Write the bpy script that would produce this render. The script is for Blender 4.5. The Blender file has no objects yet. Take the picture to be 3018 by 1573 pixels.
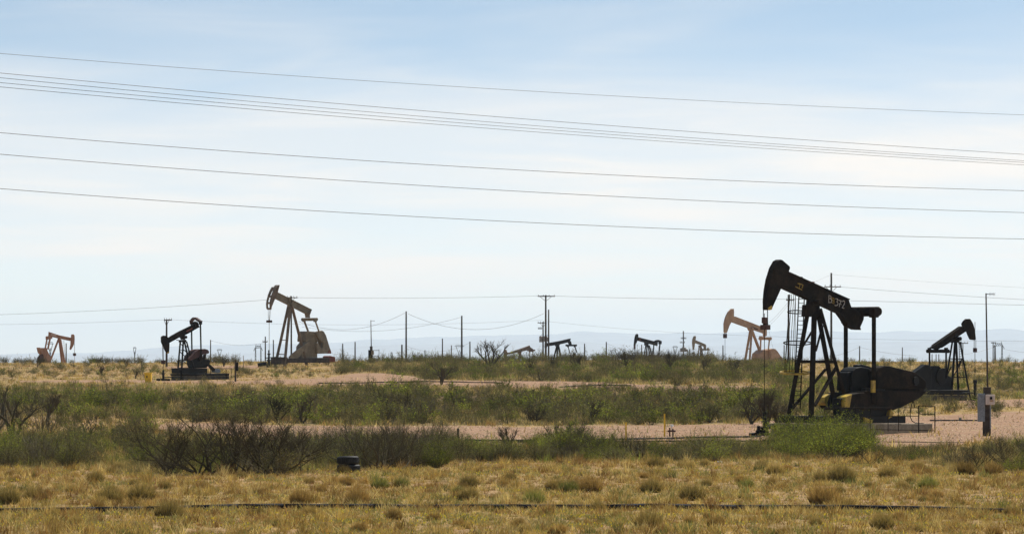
import bpy, math, random
import numpy as np
from mathutils import Vector
R = math.radians
sc = bpy.context.scene
COL = sc.collection
# ------------------------------------------------------------------ camera
F = 11317.0; HX = 1509.0; HY = 1060.0; CZ = 4.2       # focal length and horizon in photo pixels, eye height
cam_d = bpy.data.cameras.new('camera'); cam = bpy.data.objects.new('camera', cam_d); COL.objects.link(cam)
cam.location = (0, 0, CZ); cam.rotation_euler = (R(90), 0, 0)
cam_d.sensor_width = 36; cam_d.lens = 36 * F / 3018.0
cam_d.shift_y = (HY - 786.5) / 3018.0
cam_d.clip_start = 0.5; cam_d.clip_end = 90000
sc.camera = cam
# ------------------------------------------------------------------ sky, sun, exposure
SUN_AZ, SUN_EL = R(38), R(52)
world = bpy.data.worlds.new('World'); sc.world = world; world.use_nodes = True
nt = world.node_tree; nt.nodes.clear()
def nd(t, typ, **k):
    n = t.nodes.new(typ)
    for a, b in k.items(): setattr(n, a, b)
    return n
def math_node(t, op, a, b=None, c=None, clamp=False):
    n = nd(t, 'ShaderNodeMath', operation=op, use_clamp=clamp)
    for i, v in enumerate((a, b, c)):
        if v is None: continue
        if isinstance(v, (int, float)): n.inputs[i].default_value = v
        else: t.links.new(v, n.inputs[i])
    return n.outputs[0]
def mixc(t, f, a, b, typ='MIX'):
    n = nd(t, 'ShaderNodeMix', data_type='RGBA', blend_type=typ)
    for s, v in ((0, f), (6, a), (7, b)):
        if isinstance(v, (int, float)): n.inputs[s].default_value = v
        elif isinstance(v, tuple): n.inputs[s].default_value = (*v, 1) if len(v) == 3 else v
        else: t.links.new(v, n.inputs[s])
    return n.outputs[2]
def maprange(t, v, a, b, c=0., d=1., smooth=True):
    n = nd(t, 'ShaderNodeMapRange', interpolation_type='SMOOTHSTEP' if smooth else 'LINEAR')
    t.links.new(v, n.inputs[0])
    for i, q in enumerate((a, b, c, d)): n.inputs[i + 1].default_value = q
    return n.outputs[0]
tc = nd(nt, 'ShaderNodeTexCoord'); sep = nd(nt, 'ShaderNodeSeparateXYZ'); nt.links.new(tc.outputs['Generated'], sep.inputs[0])
zx, zy, zz = sep.outputs
# the telephoto view shows only the lowest six degrees of sky: look the sky model up higher so the clear part is blue
comb = nd(nt, 'ShaderNodeCombineXYZ')
nt.links.new(zx, comb.inputs[0]); nt.links.new(zy, comb.inputs[1])
nt.links.new(math_node(nt, 'MULTIPLY', math_node(nt, 'MAXIMUM', zz, 0.0), 5.0), comb.inputs[2])
nrm = nd(nt, 'ShaderNodeVectorMath', operation='NORMALIZE'); nt.links.new(comb.outputs[0], nrm.inputs[0])
sky = nd(nt, 'ShaderNodeTexSky', sky_type='NISHITA', sun_disc=False, sun_elevation=SUN_EL, sun_rotation=SUN_AZ,
         air_density=1.0, dust_density=0.6, ozone_density=1.5, altitude=900)
nt.links.new(nrm.outputs[0], sky.inputs[0])
elev = math_node(nt, 'DIVIDE', zz, math_node(nt, 'MAXIMUM', zy, 0.05))
azim = math_node(nt, 'DIVIDE', zx, math_node(nt, 'MAXIMUM', math_node(nt, 'ABSOLUTE', zy), 0.05))
def cloud_noise(sx, sy, scale, detail, off, rough=.5):
    c = nd(nt, 'ShaderNodeCombineXYZ')
    nt.links.new(math_node(nt, 'MULTIPLY', azim, sx), c.inputs[0])
    nt.links.new(math_node(nt, 'MULTIPLY', math_node(nt, 'MINIMUM', elev, 3.0), sy), c.inputs[1]); c.inputs[2].default_value = off
    n = nd(nt, 'ShaderNodeTexNoise'); n.inputs['Scale'].default_value = scale; n.inputs['Detail'].default_value = detail
    n.inputs['Roughness'].default_value = rough; n.inputs['Distortion'].default_value = .4
    nt.links.new(c.outputs[0], n.inputs['Vector']); return n.outputs[0]
n1 = cloud_noise(9, 60, 1.0, 3, 3.7); n2 = cloud_noise(16, 150, 1.0, 4, 11.2, .55); n3 = cloud_noise(5, 34, 1.0, 2, 7.9)
veil_pos = math_node(nt, 'ADD', elev, math_node(nt, 'MULTIPLY', math_node(nt, 'SUBTRACT', n1, .5), .05))
veil = maprange(nt, veil_pos, .096, .056)                        # thin high overcast, thickening towards the horizon
streak = maprange(nt, math_node(nt, 'ADD', math_node(nt, 'MULTIPLY', n2, .45), math_node(nt, 'MULTIPLY', n3, .55)), .38, .66)
cloudf = math_node(nt, 'MULTIPLY', veil, math_node(nt, 'ADD', .60, math_node(nt, 'MULTIPLY', streak, .38)), clamp=True)
skyc = mixc(nt, 1.0, sky.outputs[0], (1.50, 1.42, 1.13), 'MULTIPLY')
cloudc = mixc(nt, 1.0, (8.62, 7.98, 7.28), mixc(nt, streak, (.91, .94, .97), (1.01, 1.0, .99)), 'MULTIPLY')
final = mixc(nt, cloudf, skyc, cloudc)
bg = nd(nt, 'ShaderNodeBackground'); bg.inputs['Strength'].default_value = 0.10
nt.links.new(final, bg.inputs['Color'])
wo = nd(nt, 'ShaderNodeOutputWorld'); nt.links.new(bg.outputs[0], wo.inputs[0])

sd = bpy.data.lights.new('sun', 'SUN'); sd.energy = 5.0; sd.angle = R(0.53); sd.color = (1, .955, .88)
so = bpy.data.objects.new('sun', sd); COL.objects.link(so)
sdir = Vector((math.sin(SUN_AZ) * math.cos(SUN_EL), math.cos(SUN_AZ) * math.cos(SUN_EL), math.sin(SUN_EL)))
so.rotation_euler = sdir.to_track_quat('Z', 'Y').to_euler()
so.location = sdir * 500
sc.view_settings.view_transform = 'Standard'; sc.view_settings.look = 'None'
sc.view_settings.exposure = 0.36; sc.view_settings.gamma = 1; sc.view_settings.use_curve_mapping = False
sc.cycles.max_bounces = 6; sc.cycles.volume_bounces = 1; sc.cycles.transparent_max_bounces = 8
sc.cycles.sample_clamp_indirect = 4
sc.cycles.use_denoising = True

# ------------------------------------------------------------------ terrain height and picture-to-ground helpers
PR = [(-400, 0), (225, 0), (244, .08), (272, .55), (305, 1.15), (350, 1.73), (400, 2.22), (450, 2.88), (500, 3.45), (560, 3.88), (620, 3.93),
      (700, 3.55), (900, 2.7), (1500, .6), (3000, -4), (8000, -14), (16000, -26), (50000, -34)]
PX = np.array([p[0] for p in PR], float); PZ = np.array([p[1] for p in PR], float)
def gz(x, y):
    x = np.asarray(x, float); y = np.asarray(y, float)
    a = np.clip((y - 230) / 270, 0, 1)
    z = np.interp(y, PX, PZ)
    z = z + a * (.10 * np.sin(x * .045 + 1.1) + .07 * np.sin(x * .11 + y * .02) + .13 * np.cos((x - 15) / 46.) - .06)
    z = z + .02 * np.sin(x * .9 + y * .31) * np.sin(y * .7 - x * .2) + .03 * np.sin(x * .23 + 2) * np.sin(y * .19)
    z = z - .13 * np.exp(-((x - 18) / 14.) ** 2 - ((y - 219) / 5.) ** 2)
    far = np.clip((y - 700) / 2000, 0, 1)
    return z + far * 1.5 * np.sin(x * .003) * np.sin(y * .0011)
DG = np.concatenate([np.arange(85, 640, .5), np.arange(640, 1400, 2)])
def P(px, py, maxd=620.):
    X = (px - HX) * DG / F
    f = CZ - (py - HY) * DG / F - gz(X, DG)
    i = np.argmax(f <= 0) if (f <= 0).any() else -1
    D = DG[i] if i >= 0 else maxd
    if D > maxd: D = maxd
    x = (px - HX) * D / F
    return np.array([x, D, float(gz(x, D))])
def at(px, D):
    x = (px - HX) * D / F; return np.array([x, D, float(gz(x, D))])
def W(px, py, D): return np.array([(px - HX) * D / F, D, CZ - (py - HY) * D / F])
SAND = [[(470,1250),(620,1246),(800,1253),(1100,1256),(1400,1254),(1540,1258),(1660,1254),(2000,1252),(2200,1248),(2260,1240),(2500,1232),(2760,1225),(2960,1212),(3400,1208),(3400,1290),(2900,1296),(2760,1322),(2560,1322),(2200,1308),(1900,1312),(1500,1314),(1100,1318),(800,1302),(620,1280),(470,1268)],
        [(2830,1180),(3400,1168),(3400,1197),(2860,1200)],
        [(60,1122),(300,1119),(720,1122),(960,1114),(1040,1101),(1120,1099),(1210,1108),(1260,1120),(1230,1133),(960,1136),(700,1130),(300,1126),(60,1126)],
        [(1240,1120),(1700,1124),(2000,1138),(2240,1136),(2240,1150),(1950,1154),(1600,1144),(1240,1136)],
        [(1260,1168),(1560,1166),(1560,1182),(1260,1182)],
        [(480,1079),(760,1076),(760,1086),(480,1088)]]
def in_sand(px, py):
    px = np.asarray(px, float); py = np.asarray(py, float); m = np.zeros(px.shape, bool)
    for poly in SAND:
        r = np.zeros(px.shape, bool); j = len(poly) - 1
        for i in range(len(poly)):
            xi, yi = poly[i]; xj, yj = poly[j]
            c = ((yi > py) != (yj > py)) & (px < (xj - xi) * (py - yi) / (yj - yi + 1e-9) + xi)
            r ^= c; j = i
        m |= r
    return m
BELT = [[(-400,1140),(300,1133),(960,1140),(1240,1146),(1600,1154),(1960,1162),(2260,1152),(2300,1110),(2700,1105),(3400,1108),(3400,1166),(2820,1178),(2500,1230),(2240,1246),(1600,1254),(1000,1252),(560,1236),(300,1226),(-400,1240)],
        [(1000,1070),(1250,1064),(2350,1064),(2350,1126),(1960,1132),(1240,1118),(1180,1104),(1010,1092)],
        [(-400,1262),(420,1280),(620,1290),(900,1312),(2250,1318),(2290,1298),(2570,1312),(2760,1330),(3400,1306),(3400,1396),(2820,1392),(2700,1352),(2200,1358),(1300,1366),(1000,1392),(400,1402),(300,1380),(-400,1378)]]
def in_polys(px, py, polys):
    global SAND
    keep, SAND = SAND, polys
    try: return in_sand(px, py)
    finally: SAND = keep
def to_px(x, y, z): return HX + F * x / y, HY - F * (z - CZ) / y

# ------------------------------------------------------------------ materials
MATS = {}
def new_mat(name):
    m = bpy.data.materials.new(name); m.use_nodes = True; m.node_tree.nodes.clear(); MATS[name] = m
    return m, m.node_tree
def noise_of(t, scale, detail=4, rough=.55, vec=None, coord='Object'):
    n = nd(t, 'ShaderNodeTexNoise'); n.inputs['Scale'].default_value = scale; n.inputs['Detail'].default_value = detail; n.inputs['Roughness'].default_value = rough
    if vec is None:
        if coord == 'Object': vec = nd(t, 'ShaderNodeTexCoord').outputs['Object']
        else: vec = nd(t, 'ShaderNodeNewGeometry').outputs['Position']
    t.links.new(vec, n.inputs['Vector']); return n.outputs[0]
def paint(name, c1, c2, scale=1.6, rough=.55, metal=0., lo=.4, hi=.62, bump=.0, spec=.3):
    m, t = new_mat(name)
    f = maprange(t, noise_of(t, scale, 6, .65), lo, hi)
    c = mixc(t, f, c1, c2)
    fine = maprange(t, noise_of(t, scale * 9, 3), .3, .75, .75, 1.2)
    cc = nd(t, 'ShaderNodeCombineColor')
    for i in range(3): t.links.new(fine, cc.inputs[i])
    c = mixc(t, 1.0, c, cc.outputs[0], 'MULTIPLY')
    b = nd(t, 'ShaderNodeBsdfPrincipled'); t.links.new(c, b.inputs['Base Color'])
    b.inputs['Roughness'].default_value = rough; b.inputs['Metallic'].default_value = metal; b.inputs['Specular IOR Level'].default_value = spec
    o = nd(t, 'ShaderNodeOutputMaterial'); t.links.new(b.outputs[0], o.inputs[0])
    return m
M_dark = paint('dark_painted_steel', (.010, .0072, .005), (.026, .017, .010), 1.1, .75, spec=.06)
M_black = paint('black_greasy_steel', (.005, .004, .0035), (.010, .008, .0065), 1.5, .5, spec=.12)
M_tan = paint('tan_painted_steel', (.20, .155, .10), (.28, .22, .145), 1.2, .6)
M_tanr = paint('rust_stained_tan_steel', (.15, .10, .065), (.22, .155, .10), 1.5, .6)
M_pink = paint('faded_salmon_paint', (.41, .245, .155), (.50, .32, .20), 1.0, .7)
M_red = paint('rust_red_paint', (.17, .045, .025), (.24, .075, .04), 1.3, .65)
M_orange = paint('faded_orange_brown_paint', (.33, .165, .095), (.42, .22, .13), 1.0, .7)
M_maroon = paint('dull_maroon_paint', (.055, .022, .018), (.085, .035, .028), 1.2, .6)
M_yel = paint('yellow_safety_paint', (.50, .33, .035), (.28, .19, .04), 2.2, .5, lo=.45, hi=.7)
M_ylw = paint('bright_yellow_paint', (.92, .58, .03), (.80, .48, .03), 2.0, .5)
M_wood = paint('weathered_wood', (.050, .036, .027), (.085, .062, .048), 3., .85)
M_conc = paint('weathered_concrete', (.23, .19, .13), (.31, .26, .185), 2.5, .9)
M_stain = paint('oil_stained_concrete', (.045, .038, .03), (.10, .085, .065), 1.6, .9)
M_grey = paint('galvanised_steel', (.20, .215, .235), (.26, .28, .30), 3, .45)
M_cream = paint('cream_enamel', (.62, .50, .42), (.70, .58, .50), 3, .5)
M_white = paint('chalk_white', (.75, .75, .72), (.85, .85, .82), 4, .7)
M_chalk = paint('faded_chalk_marking', (.62, .57, .50), (.34, .30, .25), 14, .9)
M_pipe = paint('black_polyethylene', (.012, .012, .015), (.03, .03, .034), 2, .8, spec=.1)
M_rubber = paint('tyre_rubber', (.014, .014, .014), (.03, .028, .026), 5, .7)
M_wire = paint('weathered_wire', (.10, .085, .075), (.12, .10, .09), 1, .7)
M_ins = paint('grey_porcelain', (.2, .19, .18), (.3, .28, .26), 4, .4)
M_pylon = paint('galvanised_lattice', (.06, .062, .066), (.09, .09, .095), 1, .7)

def leafmat(name, c1, c2, trans=.35, var=.35, island=False):
    m, t = new_mat(name)
    oi = nd(t, 'ShaderNodeObjectInfo'); at_ = nd(t, 'ShaderNodeAttribute', attribute_name='tint')
    c = mixc(t, oi.outputs['Random'], tuple(.72 * q for q in c1) if c1 != c2 else c1, tuple(1.12 * q for q in c2) if c1 != c2 else c2)
    c = mixc(t, 1.0, c, at_.outputs['Color'], 'MULTIPLY')
    d = nd(t, 'ShaderNodeBsdfDiffuse'); t.links.new(c, d.inputs[0])
    if trans:
        tr = nd(t, 'ShaderNodeBsdfTranslucent'); t.links.new(mixc(t, 1.0, c, (1.25, 1.3, .8), 'MULTIPLY'), tr.inputs[0])
        mx = nd(t, 'ShaderNodeMixShader'); mx.inputs[0].default_value = trans
        t.links.new(d.outputs[0], mx.inputs[1]); t.links.new(tr.outputs[0], mx.inputs[2]); out = mx.outputs[0]
    else: out = d.outputs[0]
    o = nd(t, 'ShaderNodeOutputMaterial'); t.links.new(out, o.inputs[0])
    return m
M_gleaf = leafmat('spring_green_leaves', (.120, .138, .034), (.235, .250, .060), .45)
M_oleaf = leafmat('olive_grey_leaves', (.105, .098, .048), (.18, .16, .080), .38)
M_twig = leafmat('grey_brown_twigs', (.095, .080, .048), (.155, .130, .080), 0)
M_twigd = leafmat('dark_bare_twigs', (.080, .066, .042), (.140, .115, .075), 0)
M_limb = leafmat('dark_mesquite_limbs', (.062, .050, .029), (.088, .072, .044), 0)
M_straw = leafmat('dry_straw_blades', (1, 1, 1), (1, 1, 1), .30)
M_tuss = leafmat('bunchgrass_blades', (.9, .9, .9), (1.1, 1.05, 1.0), .30)
M_stuffleaf = leafmat('scrub_foliage', (1, 1, 1), (1, 1, 1), .35)

M_stone = leafmat('loose_stone', (1, 1, 1), (1, 1, 1), 0)
# ground: straw litter and pinkish caliche, by a mask stored on the sheet
m, t = new_mat('dry_grassland_and_caliche')
geo = nd(t, 'ShaderNodeNewGeometry').outputs['Position']
am = nd(t, 'ShaderNodeAttribute', attribute_name='sand').outputs['Fac']
nf = noise_of(t, .35, 6, .6, geo); nfine = noise_of(t, 5.0, 5, .65, geo); nmed = noise_of(t, 1.1, 5, .6, geo); nbig = noise_of(t, .05, 4, .5, geo)
straw = mixc(t, maprange(t, nmed, .35, .65), (.25, .165, .066), (.37, .255, .115))
straw = mixc(t, maprange(t, nf, .45, .68), straw, (.17, .125, .055))
straw = mixc(t, maprange(t, nbig, .40, .62), straw, mixc(t, .55, straw, (.33, .20, .11)))
lit = nd(t, 'ShaderNodeAttribute', attribute_name='litter').outputs['Fac']
lmask = maprange(t, math_node(t, 'ADD', lit, math_node(t, 'MULTIPLY', math_node(t, 'SUBTRACT', nf, .5), 1.3)), .35, .75)
straw = mixc(t, lmask, straw, mixc(t, maprange(t, nmed, .35, .65), (.16, .115, .058), (.27, .185, .09)))
sand = mixc(t, maprange(t, nmed, .35, .7), (.26, .155, .095), (.35, .22, .138))
sand = mixc(t, maprange(t, nfine, .58, .70), sand, (.17, .11, .07))
sand = mixc(t, maprange(t, noise_of(t, 9., 3, .6, geo), .64, .70), sand, (.44, .33, .24))
sand = mixc(t, maprange(t, nf, .55, .75), sand, (.33, .24, .13))
msk = maprange(t, math_node(t, 'ADD', am, math_node(t, 'MULTIPLY', math_node(t, 'SUBTRACT', nmed, .5), .9)), .38, .6)
c = mixc(t, msk, straw, sand)
fm = maprange(t, nfine, .3, .7, .72, 1.18)
cc = nd(t, 'ShaderNodeCombineColor')
for i in range(3): t.links.new(fm, cc.inputs[i])
c = mixc(t, 1.0, c, cc.outputs[0], 'MULTIPLY')
b = nd(t, 'ShaderNodeBsdfPrincipled'); t.links.new(c, b.inputs['Base Color']); b.inputs['Roughness'].default_value = 1.0; b.inputs['Specular IOR Level'].default_value = .05
bp = nd(t, 'ShaderNodeBump'); bp.inputs['Strength'].default_value = .5; bp.inputs['Distance'].default_value = .06
t.links.new(nfine, bp.inputs['Height']); t.links.new(bp.outputs[0], b.inputs['Normal'])
o = nd(t, 'ShaderNodeOutputMaterial'); t.links.new(b.outputs[0], o.inputs[0]); M_ground = m
m, t = new_mat('haze_tinted_hills')
c = mixc(t, maprange(t, noise_of(t, .004, 6, .6, coord='pos'), .4, .6), (.21, .22, .25), (.28, .30, .33))  # pale blue-grey: some of the distance haze is put into the hill colour
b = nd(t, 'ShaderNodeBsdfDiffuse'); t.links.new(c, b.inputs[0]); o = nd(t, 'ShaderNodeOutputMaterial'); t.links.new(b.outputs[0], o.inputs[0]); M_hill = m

# ------------------------------------------------------------------ mesh helpers
def link_mesh(name, V, Fc, mat, parent=None, loc=None, smooth=False):
    me = bpy.data.meshes.new(name); me.from_pydata([tuple(v) for v in V], [], [tuple(f) for f in Fc])
    for mm in (mat if isinstance(mat, (list, tuple)) else [mat]): me.materials.append(mm)
    if smooth: me.polygons.foreach_set('use_smooth', [True] * len(me.polygons))
    me.update(); o = bpy.data.objects.new(name, me); COL.objects.link(o)
    if parent: o.parent = parent
    if loc is not None: o.location = loc
    return o
def np_mesh(name, V, Fa, mats, tint=None, midx=None):
    """V (n,3); Fa (m,k) with one k"""
    me = bpy.data.meshes.new(name); V = np.ascontiguousarray(V, np.float32); Fa = np.ascontiguousarray(Fa, np.int32)
    k = Fa.shape[1]
    me.vertices.add(len(V)); me.vertices.foreach_set('co', V.ravel())
    me.loops.add(Fa.size); me.loops.foreach_set('vertex_index', Fa.ravel())
    me.polygons.add(len(Fa)); me.polygons.foreach_set('loop_start', np.arange(0, Fa.size, k, dtype=np.int32))
    for mm in mats: me.materials.append(mm)
    if midx is not None: me.polygons.foreach_set('material_index', np.ascontiguousarray(midx, np.int32))
    if tint is not None:
        a = me.color_attributes.new('tint', 'FLOAT_COLOR', 'POINT')
        c4 = np.ones((len(V), 4), np.float32); c4[:, :3] = tint; a.data.foreach_set('color', c4.ravel())
    me.update(calc_edges=True); return me
def tag(o, label=None, cat=None, group=None, kind=None):
    if label: o['label'] = label
    if cat: o['category'] = cat
    if group: o['group'] = group
    if kind: o['kind'] = kind
    return o
def empty(name, loc):
    o = bpy.data.objects.new(name, None); COL.objects.link(o); o.location = loc; o.empty_display_size = .3; return o
class MB:
    def __init__(s, org=(0, 0, 0)): s.V = []; s.F = []; s.o = np.array(org, float)
    def add(s, vs, fs):
        n = len(s.V); s.V += [np.asarray(v, float) - s.o for v in vs]; s.F += [[i + n for i in f] for f in fs]
    def prism(s, A, B):
        n = len(A); s.add(list(A) + list(B), [list(range(n)), list(range(2 * n - 1, n - 1, -1))] + [[i, i + n, (i + 1) % n + n, (i + 1) % n] for i in range(n)])
    def tube(s, p0, p1, r0, r1=None, n=8, caps=True, twist=0.):
        r1 = r0 if r1 is None else r1
        p0 = np.asarray(p0, float); p1 = np.asarray(p1, float); d = p1 - p0; L = np.linalg.norm(d)
        if L < 1e-6: return
        d /= L; up = np.array([0, 0, 1.]) if abs(d[2]) < .9 else np.array([1., 0, 0])
        a = np.cross(d, up); a /= np.linalg.norm(a); b = np.cross(d, a)
        A = [p0 + r0 * (math.cos(q) * a + math.sin(q) * b) for q in (twist + 2 * math.pi * i / n for i in range(n))]
        B = [p1 + r1 * (math.cos(q) * a + math.sin(q) * b) for q in (twist + 2 * math.pi * i / n for i in range(n))]
        fs = [[i, (i + 1) % n, (i + 1) % n + n, i + n] for i in range(n)]
        if caps: fs += [list(range(n - 1, -1, -1)), list(range(n, 2 * n))]
        s.add(A + B, fs)
    def bar(s, p0, p1, w, w1=None): s.tube(p0, p1, w * .7071, (w1 or w) * .7071, 4, True, math.pi / 4)
    def path(s, pts, r, n=6):
        for a, b in zip(pts[:-1], pts[1:]): s.tube(a, b, r, r, n)
    def box(s, c, sx, sy, sz, yaw=0.):
        ca, sa = math.cos(yaw), math.sin(yaw); vs = []
        for z in (-1, 1):
            for x, y in ((-1, -1), (1, -1), (1, 1), (-1, 1)):
                X, Y = x * sx / 2, y * sy / 2; vs.append((c[0] + X * ca - Y * sa, c[1] + X * sa + Y * ca, c[2] + z * sz / 2))
        s.add(vs, [[3, 2, 1, 0], [4, 5, 6, 7], [0, 1, 5, 4], [1, 2, 6, 5], [2, 3, 7, 6], [3, 0, 4, 7]])
    def lathe(s, c, prof, n=16, axis=None):
        """prof: [(r, h)], around vertical through c"""
        vs = []; fs = []
        for r, h in prof:
            for i in range(n): q = 2 * math.pi * i / n; vs.append((c[0] + r * math.cos(q), c[1] + r * math.sin(q), c[2] + h))
        for j in range(len(prof) - 1):
            for i in range(n): fs.append([j * n + i, j * n + (i + 1) % n, (j + 1) * n + (i + 1) % n, (j + 1) * n + i])
        s.add(vs, fs)
    def build(s, name, mat, parent=None, smooth=False, bevel=0.):
        if parent is None: o = link_mesh(name, s.V, s.F, mat, None, tuple(s.o), smooth)
        else: o = link_mesh(name, s.V, s.F, mat, parent, None, smooth)
        if bevel:
            b = o.modifiers.new('edge', 'BEVEL'); b.width = bevel; b.segments = 2; b.limit_method = 'ANGLE'
        return o

class Rig:
    """upright working plane through a ground point; v runs towards the viewer's side, u to the right"""
    def __init__(s, px, D, yaw, zoom):
        s.O = at(px, D); s.eu = np.array([math.cos(yaw), math.sin(yaw), 0]); s.ev = np.array([math.sin(yaw), -math.cos(yaw), 0]); s.z = zoom; s.yaw = yaw
        s.C = np.array([0, 0, CZ])
    def src(s, x, y): x0, y0, k = s.z; return x0 + k * x, y0 + k * y
    def Q(s, x, y, v=0.):
        px, py = s.src(x, y); d = np.array([(px - HX) / F, 1., -(py - HY) / F])
        tt = (v + s.ev @ (s.O - s.C)) / (s.ev @ d); return s.C + tt * d
    def mb(s): return MB(s.O)
    def prism(s, mb, poly, v0, v1, vt=None):
        vt = max(v0, v1) if vt is None else vt
        A = [s.Q(x, y, vt) for x, y in poly]
        mb.prism([p + (v1 - vt) * s.ev for p in A], [p + (v0 - vt) * s.ev for p in A])
    def ground_end(s, p0, p1, extra=.05):
        g = float(gz(p1[0], p1[1])) - extra
        if p1[2] > g and p0[2] > p1[2]:
            k = (p0[2] - g) / (p0[2] - p1[2]); return p0 + (p1 - p0) * k
        return p1

# ------------------------------------------------------------------ ground sheet
ys = np.concatenate([np.arange(-300, 80, 20), np.arange(80, 170, 1.5), np.arange(170, 260, .8), np.arange(260, 420, 1.5), np.arange(420, 640, 2.5),
                     np.arange(640, 1000, 15), np.geomspace(1000, 49500, 44)])
tcol = np.linspace(-1, 1, 301); tcol = np.sign(tcol) * (np.abs(tcol) * .55 + .45 * np.abs(tcol) ** 5)
half = np.where(ys < 80, 120, np.where(ys < 640, np.maximum(.42 * ys, 60) , .55 * ys))
half = np.maximum(half, 60)
GX = tcol[None, :] * half[:, None]; GY = np.repeat(ys[:, None], len(tcol), 1)
GZ = gz(GX, GY)
V = np.stack([GX, GY, GZ], -1).reshape(-1, 3)
nr, nc = GX.shape; idx = np.arange(nr * nc).reshape(nr, nc)
Fa = np.stack([idx[:-1, :-1], idx[:-1, 1:], idx[1:, 1:], idx[1:, :-1]], -1).reshape(-1, 4)
me = np_mesh('ground', V, Fa, [M_ground])
yy = np.where(V[:, 1] > 50, V[:, 1], 50)
spx, spy = to_px(V[:, 0], yy, V[:, 2])
sm = (in_sand(spx, spy) & (V[:, 1] > 150) & (V[:, 1] < 600)).astype(np.float32)
a = me.attributes.new('sand', 'FLOAT', 'POINT'); a.data.foreach_set('value', sm)
bm_ = (in_polys(spx, spy, BELT) & (V[:, 1] > 140) & (V[:, 1] < 640)).astype(np.float32)
a = me.attributes.new('litter', 'FLOAT', 'POINT'); a.data.foreach_set('value', bm_)
me.polygons.foreach_set('use_smooth', np.ones(len(me.polygons), bool))
g = bpy.data.objects.new('ground', me); COL.objects.link(g); tag(g, 'dry grassland floor with pink caliche tracks', kind='structure')

# ------------------------------------------------------------------ hills far off
def ridge(name, D, prof, depth, seed, label):
    rs = np.random.RandomState(seed)
    xs = np.linspace(-700, 3700, 260); top = np.interp(xs, [p[0] for p in prof], [p[1] for p in prof])
    for k, a_ in ((.004, 3.2), (.011, 1.8), (.027, 1.1), (.06, .6)): top = top + a_ * np.sin(xs * k + rs.rand() * 6)
    V = []; nz = 14
    for j in range(nz):
        v = j / (nz - 1); prof_h = math.sin(math.pi * v) ** .8 if v not in (0, 1) else 0
        for i, px in enumerate(xs):
            Dj = D + (v - .5) * depth; x = (px - HX) * D / F
            h = CZ - (top[i] - HY) * D / F
            base = float(gz(x, Dj)) - 8
            wob = 1 + .10 * math.sin(i * .35 + j * 1.7) * (1 - abs(2 * v - 1))
            hh = base + (h - base) * prof_h * (wob if abs(v - .5) > .05 else 1)
            V.append((x, Dj, hh))
    n = len(xs); Fc = [(j * n + i, j * n + i + 1, (j + 1) * n + i + 1, (j + 1) * n + i) for j in range(nz - 1) for i in range(n - 1)]
    o = link_mesh(name, V, Fc, M_hill, smooth=True); tag(o, label, kind='structure')
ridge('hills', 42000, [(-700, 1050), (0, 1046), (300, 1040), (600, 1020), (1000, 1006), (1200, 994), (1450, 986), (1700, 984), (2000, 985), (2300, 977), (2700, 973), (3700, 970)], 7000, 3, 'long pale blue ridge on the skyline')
ridge('hills', 33000, [(-700, 1052), (0, 1048), (500, 1044), (900, 1030), (1200, 1018), (1500, 1005), (1800, 1012), (2100, 1018), (2400, 1003), (2700, 1010), (3100, 1000), (3700, 1000)], 5000, 8, 'nearer low blue ridge in front of the long one')

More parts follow.
